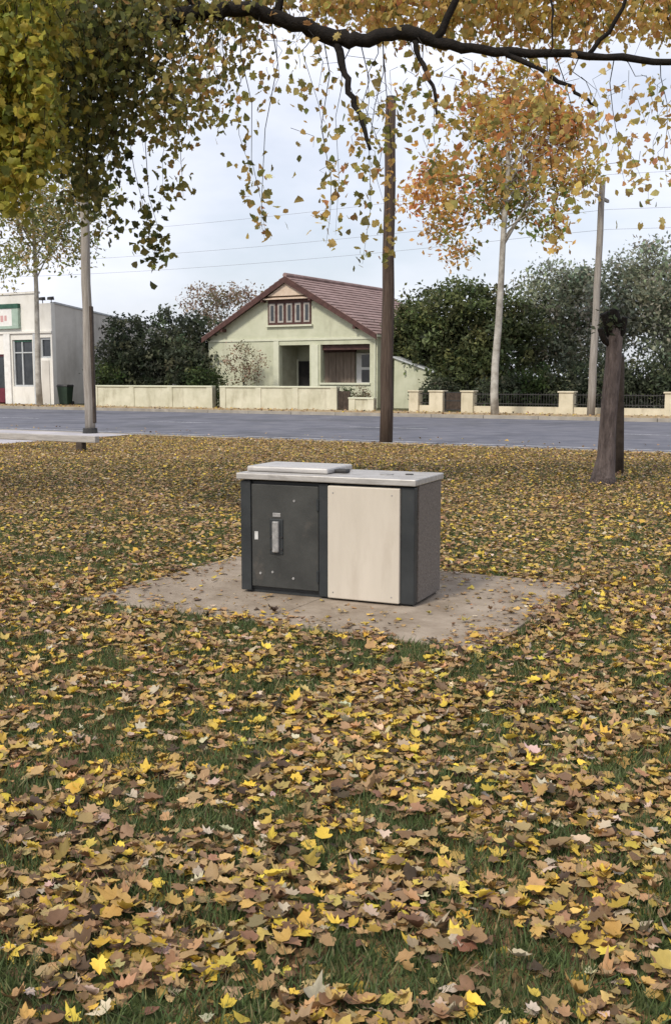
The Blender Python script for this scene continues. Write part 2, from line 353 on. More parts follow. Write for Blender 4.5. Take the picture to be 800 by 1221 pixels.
# ------------------------------------------------------------------ the barbecue
BA = R(24); W2, D, HB = .68, .56, .845
C0 = gnd(493, 727)
bx, by = Vector((math.cos(BA), -math.sin(BA), 0)), Vector((math.sin(BA), math.cos(BA), 0))
bo = C0 - bx * W2 + Vector((0, 0, .016))
bbq = thing('park_barbecue', 'charcoal and cream electric park barbecue with pale steel top on concrete pad', 'barbecue', bo, -BA)
MB().box(-W2 + .03, W2 - .02, .04, D - .03, 0, .05).build('plinth', 'charcoal', bbq)
MB().box(-W2 + .012, W2 - .02, .03, D, .03, HB - .014).build('cabinet', 'charcoal', bbq)
for x0, x1 in ((-W2, -W2 + .085), (-.045, .028), (W2 - .10, W2)):
    MB().box(x0, x1, 0, .06, .015, HB - .012).build('corner_post', 'charcoal', bbq, bevel=.006)
door = MB().box(-W2 + .09, -.05, .006, .03, .05, HB - .035).build('door', 'charcoal_door', bbq, bevel=.004)
hx = -.385
MB().box(hx - .055, hx + .055, -.001, .012, .30, .56).build('handle_recess', 'charcoal', door, bevel=.004)
MB().box(hx - .026, hx + .026, -.022, .004, .315, .545).build('handle', 'metal_grey', door, bevel=.008)
MB().box(hx - .03, hx + .034, .001, .012, .575, .605).build('lock_plate', 'metal_grey', door, bevel=.003)
for zz in (.34, .43):
    for sx in (-.045, .045):
        MB().tube([(hx + sx, .004, zz), (hx + sx, -.008, zz)], [.009, .008], 8).build('bolt', 'iron', door)
MB().box(-.565, -.537, .002, .01, .40, .46).build('sticker', 'sticker', door)
for xx, zz in ((-.52, .15), (-.42, .165), (-.25, .13), (-.24, .70)):
    MB().tube([(xx, .01, zz), (xx, .001, zz)], [.011, .009], 8).build('rivet', 'metal_grey', door)
for zz in (.16, .68):
    MB().tube([(-.051, -.002, zz - .04), (-.051, -.002, zz + .04)], [.011, .011], 8).build('hinge', 'charcoal', door)
pn = MB().box(.032, W2 - .102, -.018, .03, .016, HB - .02).build('cream_panel', 'cream_panel', bbq, bevel=.008)
for xx in (.075, W2 - .16):
    for zz in (.06, HB - .07): MB().tube([(xx, -.016, zz), (xx, -.021, zz)], [.006, .005], 8).build('screw', 'metal_grey', pn)
MB().box(W2 - .018, W2 + .006, .075, D - .005, .02, HB - .004).build('side_panel', 'aggregate', bbq, bevel=.005)
MB().box(-W2 - .006, -W2 + .018, .064, D - .005, .02, HB - .004).build('side_panel', 'aggregate', bbq, bevel=.005)
MB().box(-W2 + .02, W2 - .02, D - .004, D + .012, .02, HB - .004).build('back_panel', 'aggregate', bbq, bevel=.005)
top = MB().box(-W2 - .02, W2 + .016, -.028, D + .025, HB, HB + .046).build('benchtop', 'steel', bbq, bevel=.007)
MB().box(-W2 - .0, -.02, .10, D - .0, HB + .048, HB + .088).build('hotplate_cover', 'steel_lid', top, bevel=.012)
MB().box(-.018, .075, .22, .30, HB + .047, HB + .076).build('cover_end_block', 'iron', top, bevel=.01)  # dark block at the right end of the hotplate cover
MB().tube([(.37, .27, HB + .046), (.37, .27, HB + .053)], [.05, .05], 20).build('push_button', 'metal_grey', top)
MB().tube([(.52, .33, HB + .046), (.52, .33, HB + .052)], [.03, .03], 16).build('drain_cap', 'iron', top)

# ------------------------------------------------------------------ poles, rail, cables
def pole(name, label, base, topp, r0, r1, m, extra=None, group=None):
    t = thing(name, label, 'pole', base, 0, group)
    n = 9; v = topp - base
    MB().tube([v * (i / n) + Vector((.012 * math.sin(i * 2.1), .01 * math.cos(i * 1.7), -.25 if i == 0 else 0)) for i in range(n + 1)],
              [r0 + (r1 - r0) * i / n for i in range(n + 1)], 14, .05).build('shaft', m, t, smooth=True)
    return t
b1 = gnd(460, 528); t1 = at(466, 118, b1.y)
p1 = pole('timber_pole', 'dark brown timber pole standing at the near kerb in the middle', b1, t1, .165, .125, 'pole_dark')
MB().tube([t1 - b1 + Vector((0, 0, -.01)), t1 - b1 + Vector((0, 0, .06))], [.13, .10], 14).build('cap', 'iron', p1)
b2 = gnd(108, 517); t2 = at(99.5, 190, b2.y)
p2 = pole('timber_pole', 'pale weathered pole with black foot beside the low rail', b2, t2, .15, .115, 'pole_grey')
MB().tube([(0, 0, -.2), (0, 0, .16)], [.23, .20], 14).build('footing', 'iron', p2)
MB().box(.05, .17, -.10, .12, .3, 3.6).build('side_strip', 'post_dark', p2, bevel=.02)  # darker strip down the lower right side of the shaft
b3 = S(-13.0, 44.2); t3 = at(718, 216, b3.y)
p3 = pole('timber_pole', 'tall slim grey pole on the far verge before the gum trees', b3, t3, .17, .12, 'pole_grey')
MB().box(-.9, .9, -.05, .05, t3.z - .75, t3.z - .63).build('crossarm', 'pole_grey', p3, rotz=R(60), loc=(t3.x - b3.x, t3.y - b3.y, 0))
cab_z = [(9.9, 'uppermost'), (8.5, 'middle'), (7.7, 'lowest')]
for z, w in cab_z:
    pts = []
    for i in range(41):
        s = -75 + 100 * i / 40; u = ((s + 13) % 44) / 44
        pts.append(S(s, 44.2, z - .9 * 4 * u * (1 - u) * .55))
    MB().tube(pts, [.0065] * 41, 5).build('overhead_cable', 'cable')
    tag(bpy.data.objects[[o.name for o in COL.objects if o.name.startswith('overhead_cable')][-1]], f'{w} thin grey overhead cable strung along the far verge', 'cable', 'overhead cables')

rail = thing('barrier_rail', 'low weathered timber rail on short dark posts at the lawn edge', 'barrier', S(-15.85, 17.0), -SA)
MB().box(-6.2, .12, -.07, .07, .20, .345).build('rail', 'rail', rail, bevel=.015)
MB().box(-13.4, -6.23, -.07, .07, .20, .345).build('rail', 'rail', rail, bevel=.015)
for x in (-.35, -3.2, -6.2, -9.2, -12.4):
    MB().box(x - .085, x + .085, -.075, .075, -.2, .199).build('post', 'post_dark', rail, bevel=.012)

# ------------------------------------------------------------------ house
HT = 48.5
def hf(px, py=450):
    s, z = on_t(px, py, HT); return s + 30.9, z
EAVE, APEX, HW = 3.75, 6.82, 5.40
hs = thing('gabled_house', 'pale green single storey house with red tiled gable roof and shaded porch', 'house', S(-30.9, HT), -SA)
o1, o2 = (-.62, 1.30), (1.98, 4.95); ZO = 3.33
wl_ = MB()
wl_.box(-HW, o1[0], 0, .28, 0, EAVE)                                        # left bay
wl_.box(o1[0], o1[1], 0, .28, ZO, EAVE); wl_.box(o1[1], o2[0], 0, .28, 0, EAVE)
wl_.box(o2[0], o2[1], 0, .28, ZO, EAVE); wl_.box(o2[0], o2[1], 0, .28, 0, 1.3); wl_.box(o2[1], HW, 0, .28, 0, EAVE)
wl_.prism_xz([(-HW, EAVE), (HW, EAVE), (0, APEX - .12)], 0, .28)
wl_.build('front_wall', 'wall_green', hs)
MB().box(HW - .28, HW, .281, 10.2, 0, EAVE).build('side_wall', 'wall_green', hs)
MB().box(-HW, -HW + .28, .281, 10.2, 0, EAVE).build('side_wall', 'wall_green', hs)
MB().box(-HW, HW, 10.201, 10.45, 0, EAVE).build('back_wall', 'wall_green', hs)
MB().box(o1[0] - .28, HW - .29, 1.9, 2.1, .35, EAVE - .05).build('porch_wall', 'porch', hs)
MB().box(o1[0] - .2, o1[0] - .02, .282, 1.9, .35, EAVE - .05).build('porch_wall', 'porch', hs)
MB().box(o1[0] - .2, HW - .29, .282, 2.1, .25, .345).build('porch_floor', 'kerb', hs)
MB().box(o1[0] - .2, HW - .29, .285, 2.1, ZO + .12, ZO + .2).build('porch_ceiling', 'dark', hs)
MB().box(o1[0] - .35, o1[0] - .02, -.06, -.002, 0, EAVE - .2).build('pilaster', 'trim_green', hs)
MB().box(o1[1] + .12, o2[0] - .12, -.06, -.002, 0, ZO).build('pilaster', 'trim_green', hs)
MB().box(-HW - .02, HW + .02, -.05, -.002, EAVE - .18, EAVE - .06).build('string_course', 'trim_green', hs)
MB().box(o2[0] - .05, o2[1] + .05, -.08, -.002, 1.22, 1.32).build('sill', 'trim_green', hs)
dr = MB().box(-.55, .30, 1.84, 1.898, .36, 2.5).build('front_door', 'dark', hs)
MB().tube([(.22, 1.82, 1.35), (.22, 1.84, 1.35)], [.03, .03], 8).build('door_knob', 'metal_grey', dr)
MB().box(-.63, -.552, 1.80, 1.897, .36, 2.6).build('door_frame', 'trim_green', hs); MB().box(.302, .38, 1.80, 1.897, .36, 2.6).build('door_frame', 'trim_green', hs)
MB().box(.62, .98, 1.86, 1.897, 1.5, 2.3).build('house_plaque', 'grey_paint', hs)
# porch shutters (brown boards) and a narrow sash
for i in range(8):
    x0 = 1.20 + i * .235
    MB().box(x0, x0 + .222, 1.78 + .015 * (i % 2), 1.86, .8, 2.95).build('shutter_board', 'brown_board', hs)
MB().box(1.15, 3.12, 1.74, 1.898, 2.96, 3.12).build('shutter_rail', 'barge', hs)
MB().box(o2[0] + .02, o2[1] - .02, .20, .27, ZO - .28, ZO - .003).build('blind', 'barge', hs)
wd = MB().box(3.18, 4.25, 1.80, 1.897, 1.25, 2.9).build('window', 'white', hs)
for z0 in (1.35, 2.15): MB().box(3.50, 3.98, 1.78, 1.802, z0, z0 + .66).build('pane', 'glass', wd)
# gable window
gx0, gz0 = hf(322, 387); gx1, gz1 = hf(374, 356); gx0, gx1 = -1.32, 1.42; gz0, gz1 = 4.42, 5.78
gw = MB().box(gx0, gx1, -.06, -.002, gz0, gz1).build('gable_window', 'barge', hs)
nw = 5; ww = (gx1 - gx0) / nw
for i in range(nw):
    a = gx0 + i * ww + .11; b = gx0 + (i + 1) * ww - .07
    f = MB().box(a, b, -.09, -.061, gz0 + .12, gz1 - .22).build('sash', 'sash', gw)
    MB().box(a + .1, b - .07, -.1, -.091, gz0 + .22, gz1 - .32).build('pane', 'glass', gw)
MB().box(gx0 - .1, gx1 + .1, -.14, -.002, gz0 - .1, gz0 - .005).build('sill', 'trim_green', hs)
MB().prism_yz([(-.34, gz1 + .04), (-.002, gz1 + .16), (-.002, gz1 + .02), (-.34, gz1 - .02)], gx0 - .18, gx1 + .18).build('window_hood', 'shingle', hs)
MB().prism_xz([(-1.16, gz1 + .17), (1.16, gz1 + .17), (0, APEX - .18)], -.30, -.003).build('gable_vent', 'shingle', hs)
# roof
pit = math.atan2(APEX - EAVE, HW); ov, fr = .12, .38; ex = HW + ov * math.cos(pit); ez = EAVE - ov * math.sin(pit)
for sg in (1, -1):
    nx, nz = math.sin(pit) * sg, math.cos(pit)
    poly = [(sg * .0, APEX), (sg * ex, ez), (sg * ex + nx * .12, ez + nz * .12), (0, APEX + .12 / math.cos(pit))]
    rf = MB().prism_xz(poly if sg > 0 else poly[::-1], -fr, 10.7).build('roof', 'roof', hs)
    # tile courses as thin overlapping laps
    n = 18
    for i in range(n):
        u0, u1 = i / n, (i + 1) / n
        p0 = (sg * ex * u0, APEX + (ez - APEX) * u0); p1 = (sg * ex * u1, APEX + (ez - APEX) * u1)
        q = [(p0[0] + nx * .125, p0[1] + nz * .125), (p1[0] + nx * .125, p1[1] + nz * .125), (p1[0] + nx * .175, p1[1] + nz * .175), (p0[0] + nx * .135, p0[1] + nz * .135)]
        MB().prism_xz(q if sg > 0 else q[::-1], -fr - .02, 10.72).build('tile_course', 'roof', rf)
    bd = [(0, APEX + .13), (sg * (ex + .05), ez + .10), (sg * (ex + .05), ez - .16), (0, APEX - .20)]
    MB().prism_xz(bd if sg > 0 else bd[::-1], -fr - .07, -fr - .022).build('bargeboard', 'barge', hs)
    for zz in (.28, .78):
        xx = sg * HW * zz; z0 = APEX - (APEX - EAVE) * zz - .1
        MB().box(xx - .07, xx + .07, -fr - .02, -.003, z0 - .22, z0 - .04).build('roof_bracket', 'barge', hs)
    MB().box(sg * ex - .07, sg * ex + .07, -fr, 10.7, ez - .03, ez + .09).build('gutter', 'trim_green', hs)
MB().tube([(0, -fr - .02, APEX + .2), (0, 10.7, APEX + .2)], [.13, .13], 8).build('ridge_cap', 'roof', hs)
MB().tube([(HW - .12, -.05, .1), (HW - .12, -.05, EAVE - .1)], [.045, .045], 8).build('downpipe', 'trim_green', hs)
sw = thing('side_wing', 'low pale green lean-to beside the red roofed house', 'outbuilding', S(-24.9, 49.2), -SA)
MB().prism_xz([(0, 0), (2.2, 0), (2.2, 1.85), (.02, 2.6)], 0, 4).build('wall', 'wall_green', sw)
MB().prism_xz([(-.02, 2.61), (2.32, 1.83), (2.32, 1.9), (-.02, 2.69)], -.12, 4.1).build('roof', 'grey_paint', sw)

# ------------------------------------------------------------------ front walls and piers
WT = 45.0
def ws(px): return on_t(px, 488, WT)[0]
def low_wall(label, pa, pb, h, group):
    a, b = ws(pa), ws(pb); L = b - a
    t = thing('front_wall', label, 'wall', S(a, WT), -SA, group)
    MB().box(0, L, 0, .22, -.1, h).build('masonry', 'cream', t)
    n = max(1, round(L / 2.6))
    for i in range(n + 1):
        x = i * (L - .36) / n
        MB().box(x, x + .36, -.045, .265, -.1, h + .002).build('pier', 'cream', t, bevel=.01)
    for i in range(n):
        x0, x1 = i * (L - .3) / n, (i + 1) * (L - .3) / n + (.3 if i == n - 1 else -.006)
        MB().box(x0 - .02, x1, -.065, .285, h + .003, h + .085).build('coping', 'trim_green', t, bevel=.012)
    return t
low_wall('long cream masonry wall in front of the dark evergreen shrubs', 112, 254, 1.08, 'cream front walls')
low_wall('cream masonry wall in front of the house porch', 263, 402, 1.08, 'cream front walls')
fence = thing('pier_fence', 'cream pier and black iron fence before the big trees', 'fence', S(0, WT), -SA)
piers = [(488, 499), (512, 528), (550, 564), (666, 683), (792, 810), (930, 948), (1080, 1098)]
px_s = [(ws(a), ws(b)) for a, b in piers]
for i, (a, b) in enumerate(px_s):
    MB().box(a, b, -.08, .4, -.1, .93).build('pier', 'cream_pier', fence, bevel=.015)
    MB().box(a - .05, b + .05, -.13, .45, .932, 1.0).build('pier_cap', 'cream_pier', fence, bevel=.015)
bal = None
for i in (0, 2, 3, 4, 5):
    a, b = px_s[i][1] + .003, px_s[i + 1][0] - .003
    MB().box(a, b, .04, .3, -.1, .30).build('dwarf_wall', 'cream_pier', fence)
    for z in (.40, .82): MB().box(a, b, .15, .18, z, z + .04).build('iron_rail', 'iron', fence)
    n = int((b - a) / .125)
    for k in range(1, n):
        if bal is None:
            bal = MB().box(-.009, .009, .156, .174, .30, .92).build('baluster', 'iron', fence); o = bal
        else:
            o = bal.copy(); COL.objects.link(o); o.parent = fence
        o.location.x = a + k * (b - a) / n
gt = thing('iron_gate', 'small dark gate between two cream piers', 'gate', S(px_s[1][1] + .02, WT), -SA)
gl = px_s[2][0] - px_s[1][1] - .04
for x in (0, gl - .05): MB().box(x, x + .05, .13, .18, .05, .95).build('stile', 'iron', gt)
for z in (.08, .5, .88): MB().box(.052, gl - .052, .135, .175, z, z + .05).build('rail', 'iron', gt)
for k in range(10):
    x = .07 + k * (gl - .2) / 9; MB().box(x, x + .07, .142, .168, .131, .499).build('slat', 'post_dark', gt); MB().box(x, x + .07, .142, .168, .551, .879).build('slat', 'post_dark', gt)
# side gate beside the porch wall
g2 = thing('timber_gate', 'narrow dark timber gate at the end of the porch wall', 'gate', S(ws(402) + .03, WT), -SA)
for k in range(5): MB().box(k * .13, k * .13 + .12, .08, .12, .04, .95 - .02 * (k % 2)).build('picket', 'post_dark', g2)
for z in (.2, .7): MB().box(0, .64, .121, .16, z, z + .07).build('rail', 'post_dark', g2)
low_wall('cream masonry wall right of the narrow timber gate', 416, 446, .55, 'cream front walls')

# ------------------------------------------------------------------ shop and bin
ST = 46.0; sh_s, _ = on_t(65, 480, ST)
sh = thing('corner_shop', 'cream rendered shop with green edged sign and dark windows', 'shop', S(sh_s, ST), -SA)
fw = MB(); ops = [(-7.4, -4.0, .0, 3.0), (-3.30, -1.62, 1.05, 3.85), (-.98, -.12, 2.75, 3.95)]
xs = -14.0
for a, b, z0, z1 in ops:
    fw.box(xs, a, 0, .3, 0, 4.2); 
    if z0 > 0: fw.box(a, b, 0, .3, 0, z0)
    fw.box(a, b, 0, .3, z1, 4.2); xs = b
fw.box(xs, 0, 0, .3, 0, 4.2)
fw.box(-14, -1.25, 0, .3, 4.2, 6.55); fw.box(-1.25, 0, 0, .3, 4.2, 5.95)
fw.build('front_wall', 'shop', sh)
MB().box(-14.05, -1.2, -.07, .36, 6.552, 6.68).build('parapet_cap', 'shop', sh)
MB().box(-14.0, .04, -.10, -.002, 4.22, 4.34).build('ledge', 'shop', sh)
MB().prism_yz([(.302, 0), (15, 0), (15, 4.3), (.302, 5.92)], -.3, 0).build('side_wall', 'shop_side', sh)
MB().prism_yz([(.302, 5.925), (15.1, 4.303), (15.1, 4.38), (.302, 6.03)], -.36, .06).build('side_capping', 'grey_paint', sh)
MB().prism_yz([(.31, 5.5), (15, 3.9), (15, 4.0), (.31, 5.6)], -13.9, -.31).build('roof', 'grey_paint', sh)
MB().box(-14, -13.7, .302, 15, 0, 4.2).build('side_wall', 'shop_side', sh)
MB().box(-13.6, -.31, 5.0, 5.1, 0, 4).build('inner_wall', 'dark', sh)
MB().box(-13.6, -.31, .31, 5, .02, .06).build('shop_floor', 'dark', sh)
for j, (a, b, z0, z1) in enumerate(ops):
    z0 = max(z0, .06)
    w = MB().box(a + .002, b - .002, .16, .19, z0 + .002, z1 - .002).build('window_pane', 'glass', sh)
    fm = 'grey_paint' if j else 'maroon'
    for x0, x1 in ((a + .002, a + .10), (b - .10, b - .002)): MB().box(x0, x1, .08, .22, z0, z1 - .003).build('window_frame', fm, sh)
    MB().box(a + .102, b - .102, .08, .22, z1 - .12, z1 - .003).build('window_frame', 'shop_green' if j == 1 else fm, sh)
    MB().box(a + .102, b - .102, .08, .22, z0 + .002, z0 + .10).build('window_frame', fm, sh)
MB().box(-2.62, -2.52, .09, .21, 1.16, 3.72).build('mullion', 'grey_paint', sh)
MB().box(-3.19, -1.73, .095, .155, 3.05, 3.12).build('transom', 'grey_paint', sh)
MB().box(-7.0, -4.15, .06, .15, .07, .95).build('door_kick_panel', 'maroon', sh)
MB().box(-5.6, -5.5, .07, .21, .96, 2.88).build('mullion', 'maroon', sh)
MB().box(-3.95, -3.42, -.10, -.002, 0, 4.21).build('pilaster', 'white', sh)
MB().box(-1.5, -1.08, -.07, -.002, 0, 4.21).build('pilaster', 'grey_paint', sh)
MB().box(-.86, -.26, -.05, -.002, .0, 2.6).build('panel', 'shop_side', sh)
sg = thing('shop_sign', 'white shop sign with dark green edges and faded red lettering', 'sign', S(sh_s, ST - .12), -SA)
MB().box(-8.2, -2.55, -.06, .10, 4.62, 5.98).build('board', 'white', sg)
MB().box(-8.25, -2.5, -.10, .11, 5.72, 5.99).build('green_band', 'shop_green', sg)
MB().box(-8.25, -2.5, -.09, .11, 4.52, 4.68).build('lower_edge', mat('faded_green', (.30, .40, .33), (.38, .48, .41), 3, .7), sg)
MB().box(-3.05, -2.52, -.08, .105, 4.69, 5.71).build('end_panel', bpy.data.materials['faded_green'], sg)
x = -7.9
while x < -3.5:                                                             # lettering too blurred to read: broken red strokes
    w = random.uniform(.10, .26); MB().box(x, x + w, -.066, -.061, 4.96 + random.uniform(-.03, .06), 5.28 + random.uniform(-.08, .05)).build('letter_stroke', 'sign_red', sg); x += w + random.uniform(.05, .16)
for x, l in ((-.75, 'left'), (-.05, 'corner')):
    lm = thing('parapet_lamp', 'small black floodlight on the shop parapet ' + ('corner edge' if l == 'corner' else 'step'), 'floodlight', S(sh_s + x, ST + .1, 5.952), -SA, 'floodlights on the shop parapet')
    MB().tube([(0, 0, 0), (0, 0, .18)], [.025, .025], 8).build('stem', 'iron', lm); MB().prism_yz([(-.2, .18), (.1, .18), (.06, .38), (-.16, .34)], -.15, .15).build('head', 'iron', lm)
bs, _ = on_t(80, 470, 45.2)
bn = thing('wheelie_bin', 'dark green wheelie bin by the side wall of the shop', 'bin', S(bs, 45.1), -SA + R(12))
def taper(x0, x1, y0, y1, z0, X0, X1, Y0, Y1, z1):
    return MB().add([(x0, y0, z0), (x1, y0, z0), (x1, y1, z0), (x0, y1, z0), (X0, Y0, z1), (X1, Y0, z1), (X1, Y1, z1), (X0, Y1, z1)],
                    [(0, 3, 2, 1), (4, 5, 6, 7), (0, 1, 5, 4), (1, 2, 6, 5), (2, 3, 7, 6), (3, 0, 4, 7)])
taper(-.26, .26, -.26, .26, .06, -.34, .34, -.36, .36, 1.08).build('body', 'bin_body', bn, bevel=.03)
taper(-.37, .37, -.40, .38, 1.082, -.33, .33, -.32, .34, 1.19).build('lid', 'iron', bn, bevel=.02)
MB().tube([(-.3, .43, 1.1), (.3, .43, 1.1)], [.025, .025], 8).build('handle', 'iron', bn)
for sx in (-.33, .29): MB().tube([(sx, .27, .12), (sx + .05, .27, .12)], [.12, .12], 14).build('wheel', 'iron', bn)

# ------------------------------------------------------------------ trees and shrubs (background)
QUAD = [(np.array([[0, -.5, 0], [.34, 0, .06], [0, .5, 0], [-.34, 0, .06]]) , np.array([(0, 1, 2), (0, 2, 3)])),
        (np.array([[0, -.5, 0], [.28, -.05, -.05], [0, .55, .08], [-.28, .05, -.05]]), np.array([(0, 1, 2), (0, 2, 3)]))]
def foliage(blobs, nclump, per, cr, size, pal, flat=.8):
    bl = np.array(blobs, float); vol = bl[:, 3] * bl[:, 4] * bl[:, 5]; vol = vol ** .75
    k = rng.choice(len(bl), nclump, p=vol / vol.sum())
    d = rng.standard_normal((nclump, 3)); d /= np.linalg.norm(d, axis=1)[:, None]
    c = bl[k, :3] + d * bl[k, 3:] * (rng.random((nclump, 1)) ** .38)
    cc, _ = pick(pal, nclump, .2)
    n = nclump * per; q = np.repeat(np.arange(nclump), per)
    off = rng.standard_normal((n, 3)) * cr * np.array([1, 1, flat]) * .55
    pos = c[q] + off
    col = np.clip(cc[q] * (1 + .22 * rng.standard_normal((n, 1))), .005, .8)
    return scatter(pos, size * rng.uniform(.6, 1.35, n), rng.uniform(0, 6.3, n), rng.uniform(0, 2.2, n), rng.uniform(0, 6.3, n), col, QUAD), c
def tree(name, label, cat, base, trunk, blobs, nclump, per, cr, size, pal, bark, limbs=5, group=None, r=.2, low=None):
    t = thing(name, label, cat, base, 0, group)
    (V, F, C), cen = foliage(blobs, nclump, per, cr, size, pal)
    if low:                                                     # lower leaves of the plane are still green
        zc = (V[:, 2] - V[:, 2].min()) / np.ptp(V[:, 2]); side = np.exp(-((V[:, 0] - np.median(V[:, 0])) / 1.8) ** 2)
        g = np.repeat(rng.random(len(V) // 4) < .8, 4) & (side * np.clip((.62 - zc) / .25, 0, 1) > np.repeat(rng.random(len(V) // 4), 4)) if len(V) % 4 == 0 else np.zeros(len(V), bool)
        C = C.copy(); C[g] = C[g] * np.array([.55, .85, .8])
    bulk('crown', V, F, C, M['leaf_far'], t)
    m = MB(); n = len(trunk); m.tube(trunk, [r * (1 - .55 * i / (n - 1)) for i in range(n)], 10, .12)
    for i in range(limbs):
        e = Vector(cen[rng.integers(len(cen))]); f = rng.uniform(.62, 1) * (n - 1); j = min(int(f), n - 2)
        st = Vector(trunk[j]).lerp(Vector(trunk[j + 1]), f - j)
        for _ in range(8):
            if e.z - st.z > .35 * (e - st).length: break
            e = Vector(cen[rng.integers(len(cen))])
        dv = e - st; L = dv.length; w = lambda k: Vector(rng.normal(0, k * L, 3))
        p1 = st + dv * .3 + Vector((0, 0, -.02 * L)) + w(.05); p2 = st + dv * .65 + Vector((0, 0, .05 * L)) + w(.05); r0 = r * rng.uniform(.22, .4) * (1 - .3 * f / (n - 1))
        m.tube([st, p1, p2, e], [r0, r0 * .75, r0 * .45, r0 * .12], 6)
        for q, k in ((p1, .4), (p2, .3)):
            e2 = q + (dv.normalized() + w(.6 / max(L, .1))).normalized() * L * k; m.tube([q, q.lerp(e2, .5) + w(.03), e2], [r0 * .4, r0 * .25, r0 * .08], 4)
    m.build('trunk', bark, t, smooth=True)
    return t
DKG = [(5, (.078, .095, .058)), (3, (.112, .132, .076)), (2, (.046, .058, .036)), (1, (.155, .17, .095))]
MIDG = [(5, (.05, .075, .026)), (3, (.075, .105, .035)), (2, (.03, .05, .018)), (1, (.11, .13, .045))]
GUM = [(5, (.31, .335, .24)), (4, (.38, .405, .30)), (2, (.17, .19, .13)), (1, (.42, .42, .29))]
AUT = [(5, (.58, .37, .11)), (5, (.64, .31, .11)), (2, (.46, .38, .11)), (1, (.33, .34, .11)), (1, (.64, .26, .12))]
PINK = [(4, (.30, .21, .15)), (3, (.22, .16, .10)), (2, (.16, .15, .08)), (1, (.36, .25, .2))]
def bl(px, py, t, base, rx, rz, ry=None):
    s, z = on_t(px, py, t); p = S(s, t, z) - base; return (p.x, p.y, p.z, rx, ry or rx, rz)
# evergreen shrubs left of the house
for i, (pxs, tt, lab, cat, pal, r0) in enumerate([
        ([(152, 405, 1.7, 1.6), (140, 430, 1.5, 1.4), (165, 430, 1.7, 1.5), (150, 388, .9, .8)], 48.6, 'dark evergreen shrub nearest the shop, behind the cream wall', 'shrub', DKG, .14),
        ([(196, 402, 1.9, 1.7), (184, 428, 1.7, 1.5), (210, 432, 1.8, 1.5), (200, 384, 1.1, .75)], 49.2, 'tallest dark evergreen shrub in the middle of the clump', 'shrub', DKG, .16),
        ([(238, 408, 1.6, 1.7), (230, 432, 1.6, 1.4), (246, 428, 1.2, 1.4), (236, 390, .8, .7)], 48.8, 'dark evergreen shrub touching the left side of the house', 'shrub', DKG, .14),
        ([(124, 446, .8, .75), (133, 452, .8, .6)], 46.3, 'low mid green bush at the far end of the cream wall', 'bush', MIDG, .06),
        ([(246, 450, .9, .6), (236, 452, .8, .55)], 46.4, 'low rounded green bush by the house corner', 'bush', MIDG, .06)]):
    s, _ = on_t(pxs[0][0], 450, tt); base = S(s, tt)
    bb = [bl(a, b, tt, base, c, d) for a, b, c, d in pxs]
    bb += [(x, y, z * .45, rx * .95, ry * .95, rz * .9) for x, y, z, rx, ry, rz in bb]
    tree('evergreen_shrub' if cat == 'shrub' else 'green_bush', lab, cat, base, [(0, 0, -.1), (.05, 0, .8), (-.03, .05, bb[0][2])], bb, 330 if cat == 'shrub' else 90, 26, .42, .24 if cat == 'shrub' else .17, pal, 'bark_dark', 4, 'shrubs behind the cream wall', r0)
# bare-ish autumn tree behind the house
s, _ = on_t(262, 450, 62); base = S(s, 62)
tree('autumn_tree', 'thin pinkish brown tree rising behind the house roof', 'tree', base, [(0, 0, 0), (.1, 0, 2), (0, .1, 4.5), (.2, 0, 6)],
     [bl(240, 362, 62, base, 1.6, 1.4), bl(268, 356, 62, base, 2.0, 1.1), bl(300, 358, 62, base, 1.6, 1.0), bl(250, 385, 62, base, 1.8, 1.5)], 190, 16, .5, .22, PINK, 'bark_pale', 9, r=.2)
# garden plant in front of the house
s, _ = on_t(290, 450, 47.2); base = S(s, 47.2)
tree('garden_shrub', 'wispy brownish shrub against the pale green house front', 'shrub', base, [(0, 0, 0), (.05, 0, .7), (0, .05, 1.4)],
     [bl(282, 432, 47.2, base, .9, .85), bl(302, 434, 47.2, base, .85, .7), bl(290, 415, 47.2, base, .55, .5), bl(290, 450, 47.2, base, 1.0, .6)], 85, 14, .3, .13, PINK, 'bark_dark', 10, r=.06)
for i, (px, lab) in enumerate(((258, 'small green plant in the gap between the two cream walls'), (414, 'small green plant beside the narrow timber gate'), (432, 'brownish garden plant behind the short cream wall'))):
    s, _ = on_t(px, 470, 46.0); base = S(s, 46.0)
    tree('garden_plant', lab, 'plant', base, [(0, 0, 0), (0, .02, .5), (.02, 0, .9)], [(0, 0, .75, .4, .4, .45), (.1, 0, .4, .45, .4, .35)], 36, 16, .2, .11, MIDG if i < 2 else PINK, 'bark_dark', 3, 'plants along the front walls', .03)
# big evergreen right of the house
tt = 50.5; s, _ = on_t(552, 450, tt); base = S(s, tt)
bb = [bl(548, 372, tt, base, 2.3, 1.6), bl(515, 385, tt, base, 1.7, 1.7), bl(590, 385, tt, base, 1.9, 1.6), bl(508, 420, tt, base, 1.5, 1.6), bl(550, 420, tt, base, 2.4, 1.8), bl(600, 425, tt, base, 2.1, 1.7), bl(622, 395, tt, base, 1.2, 1.3), bl(560, 450, tt, base, 2.6, 1.2), bl(488, 392, tt, base, 1.0, 1.3), bl(486, 425, tt, base, .8, 1.0), bl(482, 372, tt, base, .8, .8), bl(478, 398, tt, base, .8, 1.0)]
tree('evergreen_tree', 'dense rounded dark green tree right of the middle pole', 'tree', base, [(0, 0, -.1), (.1, 0, 1.5), (0, .1, 3), (.1, 0, 4.5)], bb, 980, 30, .5, .24, [(5, (.10, .125, .055)), (3, (.15, .175, .07)), (2, (.05, .065, .03)), (1, (.20, .215, .085))], 'bark_dark', 6, r=.3)
